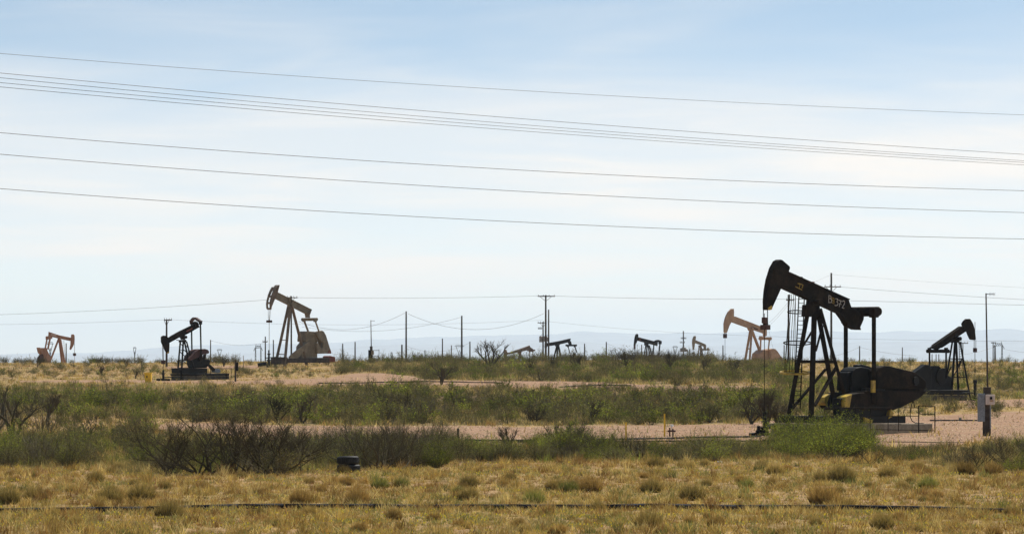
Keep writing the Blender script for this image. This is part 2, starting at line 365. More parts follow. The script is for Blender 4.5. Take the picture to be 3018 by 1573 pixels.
# ------------------------------------------------------------------ pumpjack builder
def zpt(r, p): return r.Q(*p)
def pumpjack(px, D, yaw, zoom, mat, label, S, mats={}):
    """S: dict of outlines traced in zoom coordinates; every one gets its own plane and thickness"""
    r = Rig(px, D, R(yaw), zoom); root = empty('pumpjack', tuple(r.O)); tag(root, label, 'pumpjack')
    gm = lambda k: mats.get(k, mat)
    def leg(p0, v0, p1, v1, w, name='leg'):
        a, b_ = r.Q(*p0, v0), r.Q(*p1, v1); b_ = r.ground_end(a, b_)
        m_ = r.mb(); m_.bar(a, b_, w)
        d = (b_ - a) / np.linalg.norm(b_ - a); side = np.cross(d, r.ev); side /= np.linalg.norm(side)
        for sgn in (-1, 1): m_.bar(a + side * sgn * w * .42 , b_ + side * sgn * w * .42, w * .16, w * .16)
        m_.box(b_ + np.array([0, 0, .06]), w * 2, w * 2, .1, r.yaw)
        return m_.build(name, gm('leg'), root)
    hw = S.get('hw', .17); bw = S.get('bw', .16)
    if 'head' in S:
        m_ = r.mb()
        if S.get('holes'):
            r.prism(m_, S['head_side'], hw - .06, hw)
            r.prism(m_, S['head_top'], -hw, hw)
            arc = [r.Q(*p, hw) for p in S['head_arc']]; far = [p - 2 * hw * r.ev for p in arc]
            for a, b_ in list(zip(arc[:-1], arc[1:])) + list(zip(far[:-1], far[1:])): m_.bar(a, b_, .26)
            for a, b_ in list(zip(arc, far))[::2]: m_.bar(a, b_, .26)
        else: r.prism(m_, S['head'], -hw, hw)
        h = m_.build('horsehead', gm('head'), root, bevel=.03)
        if 'head_tip' in S:
            m_ = r.mb(); r.prism(m_, S['head_tip'], -hw - .006, hw + .006); m_.build('tip', M_yel, h)
    m_ = r.mb(); r.prism(m_, S['beam'], -bw * .45, bw * .45, vt=bw)      # web
    n = len(S['beam'])
    A = [r.Q(x, y, bw) for x, y in S['beam']]
    for i in S.get('flange', range(n)):
        a, b_ = A[i], A[(i + 1) % n]; d = b_ - a; L = np.linalg.norm(d)
        if L < .3: continue
        nn = np.cross(d / L, r.ev)
        q = [a, b_, b_ - nn * .05, a - nn * .05] if S.get('flip') else [a, b_, b_ + nn * .05, a + nn * .05]
        m_.prism(q, [p - 2 * bw * r.ev for p in q])
    beam = m_.build('walking_beam', gm('beam'), root)
    if 'tail' in S:
        m_ = r.mb(); r.prism(m_, S['tail'], -bw * 1.05, bw * 1.05); m_.build('beam_tail', gm('tail'), root, bevel=.02)
    for sd_ in S.get('beam_add', []):
        m_ = r.mb(); r.prism(m_, sd_[0], sd_[1], sd_[2]); m_.build('beam_plate', sd_[3] if len(sd_) > 3 else gm('beam'), beam)
    m_ = r.mb()
    for poly in S['cap']: r.prism(m_, poly, -S.get('cw', .3), S.get('cw', .3))
    bp_ = S['pivot']; c_ = r.Q(*bp_, 0); m_.tube(c_ - .45 * r.ev, c_ + .45 * r.ev, .16, .16, 12)
    m_.build('centre_bearing', gm('cap'), root, bevel=.02)
    for L in S['legs']: leg(*L)
    if S.get('braces'):
        m_ = r.mb()
        for p0, v0, p1, v1, w in S['braces']: m_.bar(r.Q(*p0, v0), r.Q(*p1, v1), w)
        m_.build('cross_brace', gm('leg'), root)
    E = S.get('eq')
    if E:
        m_ = r.mb(); c_ = r.Q(E[0], E[1], 0); hwid = E[2]
        m_.tube(c_ - hwid * r.ev, c_ + hwid * r.ev, E[3], E[3], 12 if not E[4] else 4, True, math.pi / 4)
        for v in (-hwid, hwid): m_.tube(c_ + (v - .1) * r.ev, c_ + (v + .1) * r.ev, E[3] * .8, E[3] * .8, 12)
        m_.build('equalizer', gm('eq'), root, bevel=.02)
    if 'eq_poly' in S:
        m_ = r.mb(); c_ = S['eq_poly']; pts = [r.Q(x, y, v) for x, y, v in c_[0]]
        for a, b_ in zip(pts[:-1], pts[1:]): m_.bar(a, b_, c_[1])
        m_.build('equalizer', gm('eq'), root)
    for p0, v0, p1, v1, w in S.get('pitman', []):
        m_ = r.mb(); a, b_ = r.Q(*p0, v0), r.Q(*p1, v1); m_.bar(a, b_, w); m_.box(a, w * 1.7, w * 1.7, w * 2.2, r.yaw)
        m_.build('pitman_arm', gm('pitman'), root)
    for nm, key in (('gearbox', 'gearbox'), ('crank', 'crank'), ('counterweight', 'weights'), ('skid', 'skid'), ('belt_guard', 'guard'), ('motor', 'motor')):
        for it in S.get(key, []):
            m_ = r.mb()
            for poly, v0, v1 in (it if isinstance(it, list) else [it]): r.prism(m_, poly, v0, v1)
            o_ = m_.build(nm, gm(key), root, bevel=.035)
    for it in S.get('round', []):                                    # (name, x, y, v0, v1, radius, mat)
        m_ = r.mb(); c_ = r.Q(it[1], it[2], it[4]); m_.tube(c_ + (it[3] - it[4]) * r.ev, c_, it[5], it[5], 24); m_.build(it[0], it[6], root, bevel=.02)
    for poly, v0, v1, mt in S.get('tips', []):
        m_ = r.mb(); r.prism(m_, poly, v0, v1); m_.build('painted_tip', mt, root)
    if 'cables' in S:
        m_ = r.mb()
        for p0, p1, v in S['cables']: m_.tube(r.Q(*p0, v), r.Q(*p1, v), S.get('cr', .018), n=5)
        m_.build('bridle_cable', M_wire if S.get('lightcable') else M_black, root)
    if 'carrier' in S:
        m_ = r.mb()
        for (x, y), w, h in S['carrier']: m_.box(r.Q(x, y, 0), w, w, h, r.yaw)
        m_.build('carrier_bar', S.get('carrier_mat', M_maroon), root, bevel=.02)
    if 'rod' in S:
        m_ = r.mb(); a = r.Q(*S['rod'][0], 0); b_ = r.Q(*S['rod'][1], 0); b_[0] = a[0]; b_[1] = a[1]
        b_[2] = max(b_[2], float(gz(a[0], a[1]))) if not S.get('rodground') else float(gz(a[0], a[1])); m_.tube(a, b_, S.get('rr', .02), n=6)
        m_.build('polished_rod', gm('rod'), root)
    if 'ladder' in S:
        m_ = r.mb(); L = S['ladder']
        a0, a1 = r.Q(*L[0][0], L[0][2]), r.Q(*L[0][1], L[0][2]); b0, b1 = r.Q(*L[1][0], L[1][2]), r.Q(*L[1][1], L[1][2])
        m_.bar(a0, a1, L[2]); m_.bar(b0, b1, L[2])
        for i in range(1, L[3]):
            k = i / L[3]; m_.tube(a0 + (a1 - a0) * k, b0 + (b1 - b0) * k, L[2] * .3, n=5)
        m_.build('ladder', gm('ladder'), root)
    return r, root
def Z(x0, y0, x1, w): return (x0, y0, (x1 - x0) / w)

# ------------------------------------------------------------------ A: the big dark pumpjack
ZA = Z(2180, 740, 2940, 1791.)
def z2(x, y): return ((2250 + .20845 * x - 2180) / .42434, (740 + .20845 * y - 740) / .42434)
def z3(x, y): return ((2400 + .2174 * x - 2180) / .42434, (1020 + .2174 * y - 740) / .42434)
def L2(*p): return [z2(*q) for q in p]
def L3(*p): return [z3(*q) for q in p]
A_S = dict(
    hw=.19, bw=.19,
    head=L2((62,828),(60,700),(72,560),(100,400),(150,240),(205,140),(245,118),(272,124),(374,212),(381,240),(362,290),(330,380),(265,505),(120,822),(95,830)),
    head_tip=L2((68,829),(66,800),(118,765),(128,805),(119,824),(95,832)),
    beam=L2((300,270),(362,288),(1225,676),(1268,800),(1250,880),(1120,890),(255,500)), flange=[1, 5],
    tail=L2((1160,760),(1268,800),(1425,905),(1420,965),(1372,1075),(1385,1112),(1310,1106),(1205,1056),(1150,960),(1092,880)),
    beam_add=[(L2((535,360),(556,364),(556,382),(535,376)), -.1, .1), (L2((640,432),(724,430),(722,458),(650,446)), -.12, .12, M_red)],
    cap=[[(458,372),(556,372),(566,455),(452,455)], [(492,340),(545,340),(556,372),(480,372)], [(518,300),(530,300),(552,345),(495,345)]], cw=.13, pivot=(515, 352),
    legs=[((470,440), -.3, (338,1150), -1.0, .24), ((518,445), .22, (497,1120), .95, .30), ((548,445), -.25, (672,1120), -.55, .27), ((560,400), .3, (762,1120), .6, .20)],
    braces=[((408,765), -.6, (655,768), .3, .16), ((500,560), -.3, (412,705), -.8, .11), ((575,520), 0, (530,690), .6, .10), ((596,820), -.4, (350,1108), -.9, .13),
            ((668,810), .4, (522,1070), .9, .15), ((360,850), -.7, (468,850), -.2, .1)],
    eq=(840, 420, 1.28, .29, False),
    pitman=[((737,470), -1.28, (737,960), -1.28, .23), ((932,430), 1.28, (932,1060), 1.28, .23)],
    gearbox=[[(L3((505,850),(505,400),(530,330),(570,292),(640,280),(700,290),(860,330),(900,600),(900,900)), -.5, .45)], [(L3((440,600),(455,360),(475,345),(510,345),(510,600)), -.45, .3)]],
    crank=[[(L3((700,560),(960,560),(960,640),(700,640)), .6, .95)], [(L3((700,560),(960,560),(960,640),(700,640)), -1.2, -.95, )]],
    weights=[[(L3((850,340),(882,290),(960,264),(1012,266),(1370,352),(1480,432),(1528,500),(1505,572),(860,572)), .5, 1.12)],
             [(L3((690,604),(1530,604),(1450,685),(1350,742),(1180,826),(1080,862),(690,862)), .5, 1.12)],
             [(L3((850,560),(1490,560),(1490,612),(850,612)), -.3, .45)],  # no weight: dark plate added to block daylight in the gap between the halves
             [(L3((418,822),(414,740),(432,690),(520,650),(620,628),(700,625),(700,862),(480,832)), .5, 1.12)],
             [(L3((140,760),(150,692),(222,650),(322,625),(420,622),(420,862),(240,862),(180,832)), -1.15, -.6, )]],
    tips=[(L3((413,824),(409,740),(430,686),(512,649),(500,700),(480,826)), .49, 1.13, M_yel), (L3((137,762),(146,690),(218,647),(196,700),(176,760),(190,836)), -1.16, -.59, M_yel),
          (L3((788,462),(834,462),(834,625),(788,625)), 1.30, 1.42, M_yel), (L3((1040,848),(1008,982),(1058,950),(1080,905)), .6, 1.13, M_yel),
          (L3((680,960),(790,1000),(780,1040),(690,1040)), 1.0, 1.22, M_yel)],
    round=[('gearbox_cover', *z3(1385, 470), 1.1, 1.22, .26, M_black), ('sheave', *z3(300, 745), -.58, -.50, .55, M_black)],
    motor=[[(L3((585,285),(590,252),(640,243),(720,262),(800,290),(790,320),(700,310)), -.25, .1)]],
    skid=[[([(480,1143),(1154,1143),(1154,1192),(480,1192)], -1.1, 1.1)], [([(700,1020),(1055,1020),(1062,1143),(700,1143)], .35, .9)]],
    cables=[((165,405),(163,540),-.12), ((193,405),(195,540),.12)], cr=.025,
    carrier=[((178,528), .42, .28), ((174,480), .26, .34), ((182,506), .2, .12)], rod=((172,432),(175,1130)), rr=.022,
    ladder=[((412,300),(374,1092),-.7), ((450,300),(420,1092),-.7), .065, 26])
rA, oA = pumpjack(2400, 219.5, 48, ZA, M_dark, 'large dark brown pumpjack with raised beam chalked with a number and yellow tipped counterweights', A_S,
                  dict(gearbox=M_black, crank=M_black, motor=M_black, skid=M_black, pitman=M_dark, tail=M_dark))
beamA = [o for o in oA.children if o.name.startswith('walking_beam')][0]
# ladder cage
m_ = rA.mb()
for (cx, cy), rx, tilt, mt in (((402, 422), .56, .10, 0), ((402, 637), .80, .12, 0)):
    c_ = rA.Q(cx, cy, -.7); pts = [c_ + np.array([rx * math.cos(q), rx * math.sin(q), tilt * math.sin(q)]) for q in (2 * math.pi * i / 18 for i in range(19))]
    for a, b_ in zip(pts[:-1], pts[1:]): m_.bar(a, b_, .06)
for x0, x1, v in ((350, 310, -.9), (362, 325, -.5), (376, 345, -1.2), (388, 362, -.3), (345, 318, -.2), (388, 382, -1.3)): m_.tube(rA.Q(x0, 300, v), rA.Q(x1, 838, v), .018, n=5)
m_.build('ladder_cage', M_dark, oA)
m_ = rA.mb(); c_ = rA.Q(385, 842, -.7); pts = [c_ + np.array([.85 * math.cos(q), .85 * math.sin(q), .09 * math.sin(q)]) for q in (2 * math.pi * i / 18 for i in range(19))]
for a, b_ in zip(pts[:-1], pts[1:]): m_.bar(a, b_, .10)
m_.build('cage_rim', M_yel, oA)
# chalked number on the beam
m_ = MB(rA.O)
def stroke(pts, v=.205, w=.035):
    q = [rA.Q(*z2(*p), v) for p in pts]
    for a, b_ in zip(q[:-1], q[1:]): m_.bar(a, b_, w)
stroke([(925,622),(922,725)]); stroke([(925,625),(952,632),(958,655),(948,668),(924,668)]); stroke([(948,668),(966,690),(962,722),(922,727)])
stroke([(1015,672),(1042,672),(1052,690),(1036,712),(1054,730),(1050,762),(1020,770),(1008,762)])
stroke([(1062,692),(1100,702),(1082,740),(1072,785)]); stroke([(1068,742),(1100,752)])
stroke([(1118,712),(1134,698),(1150,712),(1146,740),(1112,800),(1140,806)])
m_.build('number_marking', M_chalk, beamA)
m_ = MB(rA.O)
stroke([(968,652),(1000,668),(998,742),(966,728),(968,652)], w=.018, v=.2); stroke([(983,658),(983,736)], w=.018, v=.2); stroke([(966,690),(1000,706)], w=.018, v=.2)
stroke([(485,455),(520,465),(505,520)], w=.03); stroke([(455,500),(500,525),(545,545)], w=.03); stroke([(505,455),(560,478),(545,520)], w=.03)
m_.build('faded_marking', M_yel, beamA)

# concrete foundation, safety rails, wellhead
def thing_from(rig, name, label, cat, mt, fn, bevel=0., group=None):
    m_ = rig.mb(); fn(m_); o = m_.build(name, mt, None, bevel=bevel); tag(o, label, cat, group); return o
def f_(m_):
    rA.prism(m_, [(470,1196),(905,1196),(905,1285),(470,1285)], -1.35, 1.3); rA.prism(m_, [(909,1196),(1340,1196),(1340,1285),(909,1285)], -1.35, 1.3)
thing_from(rA, 'concrete_foundation', 'long weathered concrete block foundation under the large dark pumpjack', 'foundation', M_conc, f_, .03)
def f_(m_):
    v = 1.75
    def q(x, y, vv=v): return rA.Q(*z3(x, y), vv)
    for y in (830, 945): m_.tube(q(140, y), q(1415, y), .022, n=6)
    for x in (140, 330, 560, 760, 1000, 1140): m_.tube(q(x, 828), q(x, 1150), .022, n=6)
    for x, y0, y1 in ((1415, 800, 1190), (1635, 815, 1215)): m_.bar(q(x, y0), q(x, y1), .06)
    for y in (805, 915, 1135): m_.bar(q(1415, y), q(1635, y + 8), .045)
    m_.bar(q(760, 1125), q(1415, 1135), .035)
thing_from(rA, 'safety_railing', 'thin dark pipe railing around the base of the large dark pumpjack', 'railing', M_dark, f_)
m_ = rA.mb(); pts = [rA.Q(*z3(x, y), 1.0) for x, y in ((1335,745),(1318,800),(1298,870),(1300,950),(1325,1010),(1370,1038),(1480,1042))]
m_.path(pts, .028, 6); m_.path([rA.Q(*z3(x, y), .8) for x, y in ((1345,745),(1360,830))], .03, 6)
tag(m_.build('hose', M_black), 'black hose curving down beside the large pumpjack railing', 'hose')
def wellhead(rig, base, parts, label, mt=M_black, pipe=None):
    root = empty('wellhead', tuple(base)); tag(root, label, 'wellhead')
    m_ = MB(base)
    for r_, h0, h1 in parts: m_.tube(base + np.array([0, 0, h0]), base + np.array([0, 0, h1]), r_, r_, 12)
    m_.build('casing', mt, root, bevel=.01)
    m_ = MB(base)
    for a, b_, r_ in (pipe or []): m_.tube(base + np.array(a), base + np.array(b_), r_, r_, 8)
    m_.build('flow_line', mt, root); return root
bA = at(2180 + .42434 * 175, 218)
wellhead(rA, bA, [(.30, 0, .16), (.22, .16, .4), (.34, .4, .47), (.14, .47, .75), (.22, .75, .82), (.10, .82, 1.1), (.13, 1.1, 1.35)],
         'squat black wellhead standing left of the large dark pumpjack', M_black,
         [((-.9, -.3, .06), (.1, 0, .12), .1), ((-.5, -.2, .22), (-.1, 0, .3), .09), ((.1, 0, .5), (1.4, .8, .62), .05), ((-.35, .1, .3), (-.35, .1, .55), .1), ((-.1, 0, .62), (.35, -.1, .62), .05)])

# ------------------------------------------------------------------ B: right black pumpjack
def z6(x, y): return ((2680 + .2532 * x - 2180) / .42434, (780 + .2532 * y - 740) / .42434)
def L6(*p): return [z6(*q) for q in p]
B_S = dict(
    hw=.10, bw=.20,
    head=L6((622,690),(640,655),(668,630),(710,628),(726,650),(748,690),(768,770),(778,868),(768,876),(720,870),(700,830),(676,768),(640,735)),
    beam=L6((262,965),(300,935),(618,715),(680,745),(672,775),(560,850),(380,965),(340,990)), flange=[1, 5],
    cap=[L6((500,850),(585,850),(590,905),(500,905)), L6((535,800),(560,800),(575,850),(525,850))], cw=.12, pivot=z6(548, 860),
    legs=[(z6(500,900), -.3, z6(440,1262), -.85, .13), (z6(532,900), .1, z6(490,1500), .6, .17), (z6(545,900), -.1, z6(572,1500), -.2, .17), (z6(590,895), .3, z6(700,1500), .8, .13)],
    braces=[(z6(468,1092), -.3, z6(620,1095), .5, .07), (z6(440,1308), -.5, z6(668,1308), .7, .07), (z6(610,1120), .5, z6(500,1320), .4, .06), (z6(490,1180), -.2, z6(440,1290), -.7, .06), (z6(545,1210), 0, z6(610,1100), .5, .06)],
    eq=(*z6(332, 1004), 1.02, .19, True),
    pitman=[(z6(235, 985), -1.02, z6(235, 1290), -1.02, .13), (z6(428, 985), 1.02, z6(428, 1320), 1.02, .13)],
    gearbox=[[([(1320,860),(1335,815),(1352,795),(1385,795),(1400,812),(1432,812),(1445,860),(1475,880),(1485,905),(1470,990),(1300,990),(1300,880)], -.5, .5)]],
    weights=[[([(1180,880),(1215,842),(1290,786),(1320,788),(1335,830),(1330,950),(1290,992),(1180,992),(1150,930)], .4, .9)]],
    round=[('sheave', 1405, 870, .5, .62, .62, M_black)],
    skid=[[([(1270,962),(1594,962),(1594,996),(1270,996)], -1.0, 1.0)]],
    cables=[(z6(752,876), z6(750,966), -.1), (z6(778,872), z6(776,968), .1)], cr=.012, lightcable=True,
    carrier=[(z6(765,992), .24, .34)], rod=(z6(764,665), z6(765,1285)), rr=.025,
    ladder=[(z6(578,905), z6(590,1330), .3), (z6(604,890), z6(634,1335), .4), .05, 16])
rB, oB = pumpjack(2830, 300, 42, ZA, M_black, 'black pumpjack facing right with beam slanting down to the left beside the large one', B_S, dict(beam=M_dark, head=M_dark, eq=M_dark))
thing_from(rB, 'concrete_foundation', 'low dark grey block foundation under the black pumpjack facing right', 'foundation', M_stain, lambda m_: rB.prism(m_, [(1270,999),(1580,999),(1580,1050),(1270,1050)], -1.0, .95), .02)
bB = at(2180 + .42434 * 1635, 298)
wellhead(rB, bB, [(.16, 0, .3), (.11, .3, .75), (.17, .75, .8), (.12, .8, 1.35), (.16, 1.35, 1.62)], 'slim black wellhead at the right end of the black pumpjack facing right', M_black,
         [((-1.0, -.2, .6), (0, 0, .62), .05)])

# ------------------------------------------------------------------ C: tan pumpjack
ZC = Z(740, 810, 1020, 1343.)
C_S = dict(
    hw=.32, bw=.22, holes=True, head=[(0, 0)],
    head_side=[(405,150),(382,240),(348,322),(300,440),(281,480),(274,470),(274,400),(286,340),(303,282),(325,226),(350,185),(380,150)],
    head_top=[(352,182),(372,158),(386,142),(404,140),(404,165),(372,220),(330,222)],
    head_arc=[(279,476),(274,436),(274,396),(283,350),(296,305),(313,258),(334,212),(356,176)],
    beam=[(372,205),(392,250),(862,488),(842,545),(815,556),(790,548),(345,325)], flange=[1, 5],
    tail=[(862,488),(842,545),(832,570),(836,604),(800,604),(790,548)],
    beam_add=[([(535,330),(552,312),(566,318),(560,345),(545,398)], -.3, .3), ([(590,352),(604,356),(590,425),(575,420)], -.3, .3)],
    cap=[[(528,405),(590,405),(592,452),(530,452)]], cw=.14, pivot=(557, 418),
    legs=[((528,440), -.35, (352,1230), -.95, .34), ((552,450), .1, (480,1200), .75, .34), ((578,445), .3, (735,1070), .55, .34)],
    braces=[((432,920), -.6, (495,920), .4, .10), ((385,1120), -.8, (478,1122), .6, .12), ((500,600), -.3, (552,560), .1, .16)],
    eq=(826, 628, 1.30, .27, True),
    pitman=[((748,640), -1.3, (815,820), -1.3, .19), ((905,640), 1.3, (960,800), 1.3, .19)],
    gearbox=[[([(782,800),(810,794),(930,802),(950,940),(780,945),(770,930)], -.9, .7)]],
    guard=[[([(775,940),(935,940),(938,1200),(715,1200),(720,1010)], -.5, .62)], [([(545,1152),(600,1100),(830,925),(850,940),(690,1150),(620,1200),(540,1190)], .6, .8)], [([(770,800),(782,800),(778,850),(768,850)], .5, .7)]],
    weights=[[([(925,805),(960,792),(1005,784),(1030,798),(1060,850),(1085,930),(1132,1085),(1130,1108),(940,1112),(935,960),(950,958),(1003,1052),(1018,1020),(1025,958),(985,920),(930,850)], .75, 1.2)],
             [([(915,815),(960,800),(1040,960),(1020,1050),(985,1000),(930,870)], .3, .68)]],
    crank=[[([(880,830),(925,815),(1005,965),(990,1010)], .68, .8)]],
    tips=[([(1112,1050),(1122,1050),(1135,1090),(1132,1110),(1070,1110)], .74, 1.22, M_red)],
    skid=[[([(420,1160),(520,1160),(520,1260),(420,1260)], -1.0, .9)], [([(520,1180),(1110,1168),(1110,1240),(520,1240)], -.9, .9)]],
    round=[('tension_wheel', 905, 1000, .62, .66, .5, M_tan)],
    cables=[((262,478),(252,650),-.2), ((278,478),(262,650),.2), ((243,478),(243,650),-.5)], cr=.022, lightcable=True,
    carrier=[((256,656), .55, .3)], rod=((256,560),(253,1250)), rr=.035, rodground=True)
rC, oC = pumpjack(860, 492, 46, ZC, M_tan, 'tall tan pumpjack with openings in its horsehead standing alone on the rise', C_S,
                  dict(head=M_tanr, leg=M_tanr, skid=M_wood, tail=M_tanr, guard=M_tan))
thing_from(rC, 'steel_box', 'low rust red steel box behind the tan pumpjack skid', 'box', M_red, lambda m_: rC.prism(m_, [(1095,1150),(1120,1140),(1190,1158),(1192,1230),(1095,1230)], -.6, .5), .02)
bC = at(740 + .20849 * 252, 486)
wellhead(rC, bC, [(.3, 0, .3), (.16, .3, .9), (.3, .9, 1.0), (.12, 1.0, 1.6), (.2, 1.6, 1.75), (.1, 1.75, 2.2)], 'dark wellhead standing left of the tall tan pumpjack', M_black,
         [((-.5, 0, 1.2), (.9, .2, 1.3), .06), ((-.3, 0, .5), (-1.4, 0, .3), .25)])

# ------------------------------------------------------------------ D: small dark pumpjack, left
ZD = Z(400, 900, 740, 1826.)
D_S = dict(
    hw=.1, bw=.14,
    head=[(412,500),(425,484),(445,474),(490,476),(512,500),(522,530),(538,590),(536,680),(530,745),(518,756),(498,750),(470,705),(452,660),(430,615),(414,575)],
    head_tip=[(505,735),(532,728),(529,747),(518,758),(500,752)],
    beam=[(515,515),(560,490),(700,410),(985,272),(1012,345),(920,395),(780,470),(700,500),(535,590)], flange=[1, 2, 5, 7],
    beam_add=[([(805,402),(895,352),(897,372),(810,422)], .0, .21, M_red)],
    tail=[(925,300),(930,262),(950,250),(985,262),(1000,300),(1015,345),(950,345)],
    cap=[[(735,455),(780,455),(785,540),(730,540)], [(705,545),(800,540),(812,580),(700,580)]], cw=.12, pivot=(757, 500),
    legs=[((705,575), -.3, (668,1010), -.75, .16), ((752,580), .25, (728,1010), .7, .17), ((775,580), -.2, (865,1010), -.5, .16), ((805,570), .3, (925,1010), .6, .14)],
    braces=[((640,545), -.3, (760,560), 0, .07), ((690,705), -.5, (845,715), .4, .07), ((675,860), -.6, (890,880), .5, .07), ((672,985), -.7, (900,990), .5, .07), ((700,590), -.3, (745,640), .3, .06),
            ((695,720), -.4, (735,770), .5, .06), ((745,770), .5, (830,850), .4, .06), ((755,880), .5, (860,960), .4, .06), ((760,590), .3, (835,680), .4, .06), ((750,690), .4, (850,780), .3, .06), ((690,860), -.5, (730,920), .6, .06)],
    eq_poly=([(872,268,-1.0), (885,235,-.85), (920,205,-.45), (960,208,.1), (1005,240,.65), (1038,262,1.0)], .26),
    pitman=[((882,275), -1.0, (890,760), -1.0, .15), ((1024,275), 1.0, (1036,860), 1.0, .15)],
    gearbox=[[([(900,840),(960,800),(1040,820),(1090,850),(1160,850),(1185,880),(1170,930),(1120,985),(930,990),(905,930)], -.5, .5)]],
    weights=[[([(885,712),(940,692),(1000,686),(1040,690),(1040,760),(960,800),(900,850),(790,870),(810,800)], -.95, -.5)],
             [([(850,840),(900,790),(960,720),(1010,692),(1100,684),(1150,700),(1166,735),(1160,756),(1080,772),(1020,790),(1000,820),(960,830),(880,870)], .55, .95)]],
    crank=[[([(1010,780),(1060,780),(1060,880),(1010,880)], .55, .85)], [([(1085,775),(1125,765),(1100,850),(1070,850)], .3, .5)]],
    motor=[[([(1255,1000),(1320,1000),(1345,1020),(1340,1060),(1255,1060)], -.1, .5)]], guard=[[([(1120,930),(1170,920),(1260,1000),(1250,1040),(1220,1040)], .5, .6)]],
    skid=[[([(700,992),(1135,990),(1135,1075),(700,1075)], -.6, .8)], [([(740,1078),(1482,1072),(1482,1110),(740,1110)], -1.0, 1.0)]],
    cables=[((422,600),(428,880),-.15), ((436,660),(440,880),.15)], cr=.03, lightcable=True,
    carrier=[((434,895), .32, .38)], rod=((436,880),(440,1190)), rr=.03, rodground=True)
rD, oD = pumpjack(545, 396, 44, ZD, M_dark, 'small dark pumpjack with lowered horsehead and arched equalizer above maroon counterweights', D_S,
                  dict(weights=M_maroon, gearbox=M_black, leg=M_black, skid=M_black, motor=M_grey, eq=M_maroon, beam=M_dark, guard=M_dark))
thing_from(rD, 'concrete_foundation', 'dark stained foundation slab under the small dark pumpjack', 'foundation', M_stain, lambda m_: rD.prism(m_, [(745,1112),(1480,1112),(1480,1185),(745,1185)], -.95, .95), .02)
def f_(m_):
    def q(x, y): return rD.Q(x, y, 1.15)
    m_.bar(q(1180, 1000), q(1520, 992), .05); m_.bar(q(1430, 985), q(1432, 1165), .05); m_.bar(q(1512, 990), q(1508, 1175), .06); m_.bar(q(1185, 1000), q(1186, 1090), .06)
thing_from(rD, 'safety_railing', 'short dark railing at the right end of the small dark pumpjack', 'railing', M_dark, f_)
bD = at(400 + .1862 * 437, 392)
wellhead(rD, bD, [(.3, 0, .15), (.12, .15, .7), (.17, .7, .8), (.09, .8, 1.1)], 'dark wellhead below the lowered horsehead of the small dark pumpjack', M_black, [((-.7, 0, .12), (.7, 0, .1), .12), ((.1, 0, .35), (1.8, .5, .42), .05)])

# ------------------------------------------------------------------ J: salmon pumpjack behind
ZJ = Z(1960, 880, 2340, 2320.)
J_S = dict(hw=.13, bw=.17,
    head=[(1198,180),(1243,180),(1244,310),(1196,420),(1160,490),(1118,612),(1085,622),(1070,600),(1068,450),(1080,390),(1100,320),(1140,240)],
    beam=[(1235,315),(1270,320),(1838,540),(1830,630),(1780,622),(1195,415)], flange=[1, 4],
    tail=[(1780,560),(1838,560),(1832,665),(1790,690)],
    cap=[[(1500,525),(1590,535),(1600,570),(1520,575)]], cw=.16, pivot=(1552, 540),
    beam_add=[([(1582,505),(1672,540),(1668,560),(1578,525)], .2, .275, M_maroon)],
    legs=[((1535,570), -.4, (1440,1115), -1.0, .40), ((1560,570), .3, (1522,1112), .8, .36), ((1565,575), 0, (1735,1020), 0, .36)],
    braces=[((1480,900), -.5, (1540,900), .3, .2)],
    eq=(1802, 715, 1.2, .34, True), pitman=[((1724,700), -1.2, (1716,940), -1.2, .26), ((1880,720), 1.2, (1858,930), 1.2, .24)],
    weights=[[([(1690,1100),(1712,985),(1790,920),(1905,915),(1930,900),(1905,1120),(1690,1140)], -.9, .9)], [([(1905,912),(1930,896),(1985,900),(2025,940),(2085,1030),(2150,1105),(2155,1190),(1900,1190)], .9, 1.5)]],
    skid=[[([(1600,1120),(2150,1120),(2150,1190),(1600,1190)], -1, 1)]],
    carrier=[((1080,668), .5, .75)], cables=[((1078,620),(1080,660),-.1)], cr=.02, rod=((1080,690),(1080,1160)), rr=.035, rodground=True)
pumpjack(2205, 655, 46, ZJ, M_pink, 'salmon pink pumpjack with rounded counterweight mound partly behind the large dark one', J_S, dict(rod=M_black))
# ------------------------------------------------------------------ I: small tan one
I_S = dict(hw=.12, bw=.16,
    head=[(520,678),(545,664),(560,680),(552,750),(538,830),(526,915),(508,920),(496,800),(500,730)],
    beam=[(548,745),(565,748),(740,822),(738,858),(715,862),(545,792)], flange=[1, 4], tail=[(705,830),(742,835),(740,905),(712,905)],
    cap=[[(615,838),(655,850),(655,880),(615,870)]], cw=.16, pivot=(634, 848),
    legs=[((614,850), -.4, (585,1120), -1, .28), ((640,860), .3, (640,1120), .8, .42), ((652,870), 0, (695,1100), 0, .3)],
    eq=(722, 915, 1.25, .26, True), pitman=[((772,900), 1.25, (768,1090), 1.25, .22), ((670,910), -1.25, (672,1060), -1.25, .18)],
    gearbox=[[([(700,1060),(770,1060),(780,1160),(690,1160)], -.6, .6)]],
    carrier=[((508,978), .4, .5)], rod=((508,925),(508,1150)), rr=.04, rodground=True)
pumpjack(2064, 960, 46, ZJ, M_tan, 'small far tan pumpjack facing left between utility poles and the salmon one', I_S)
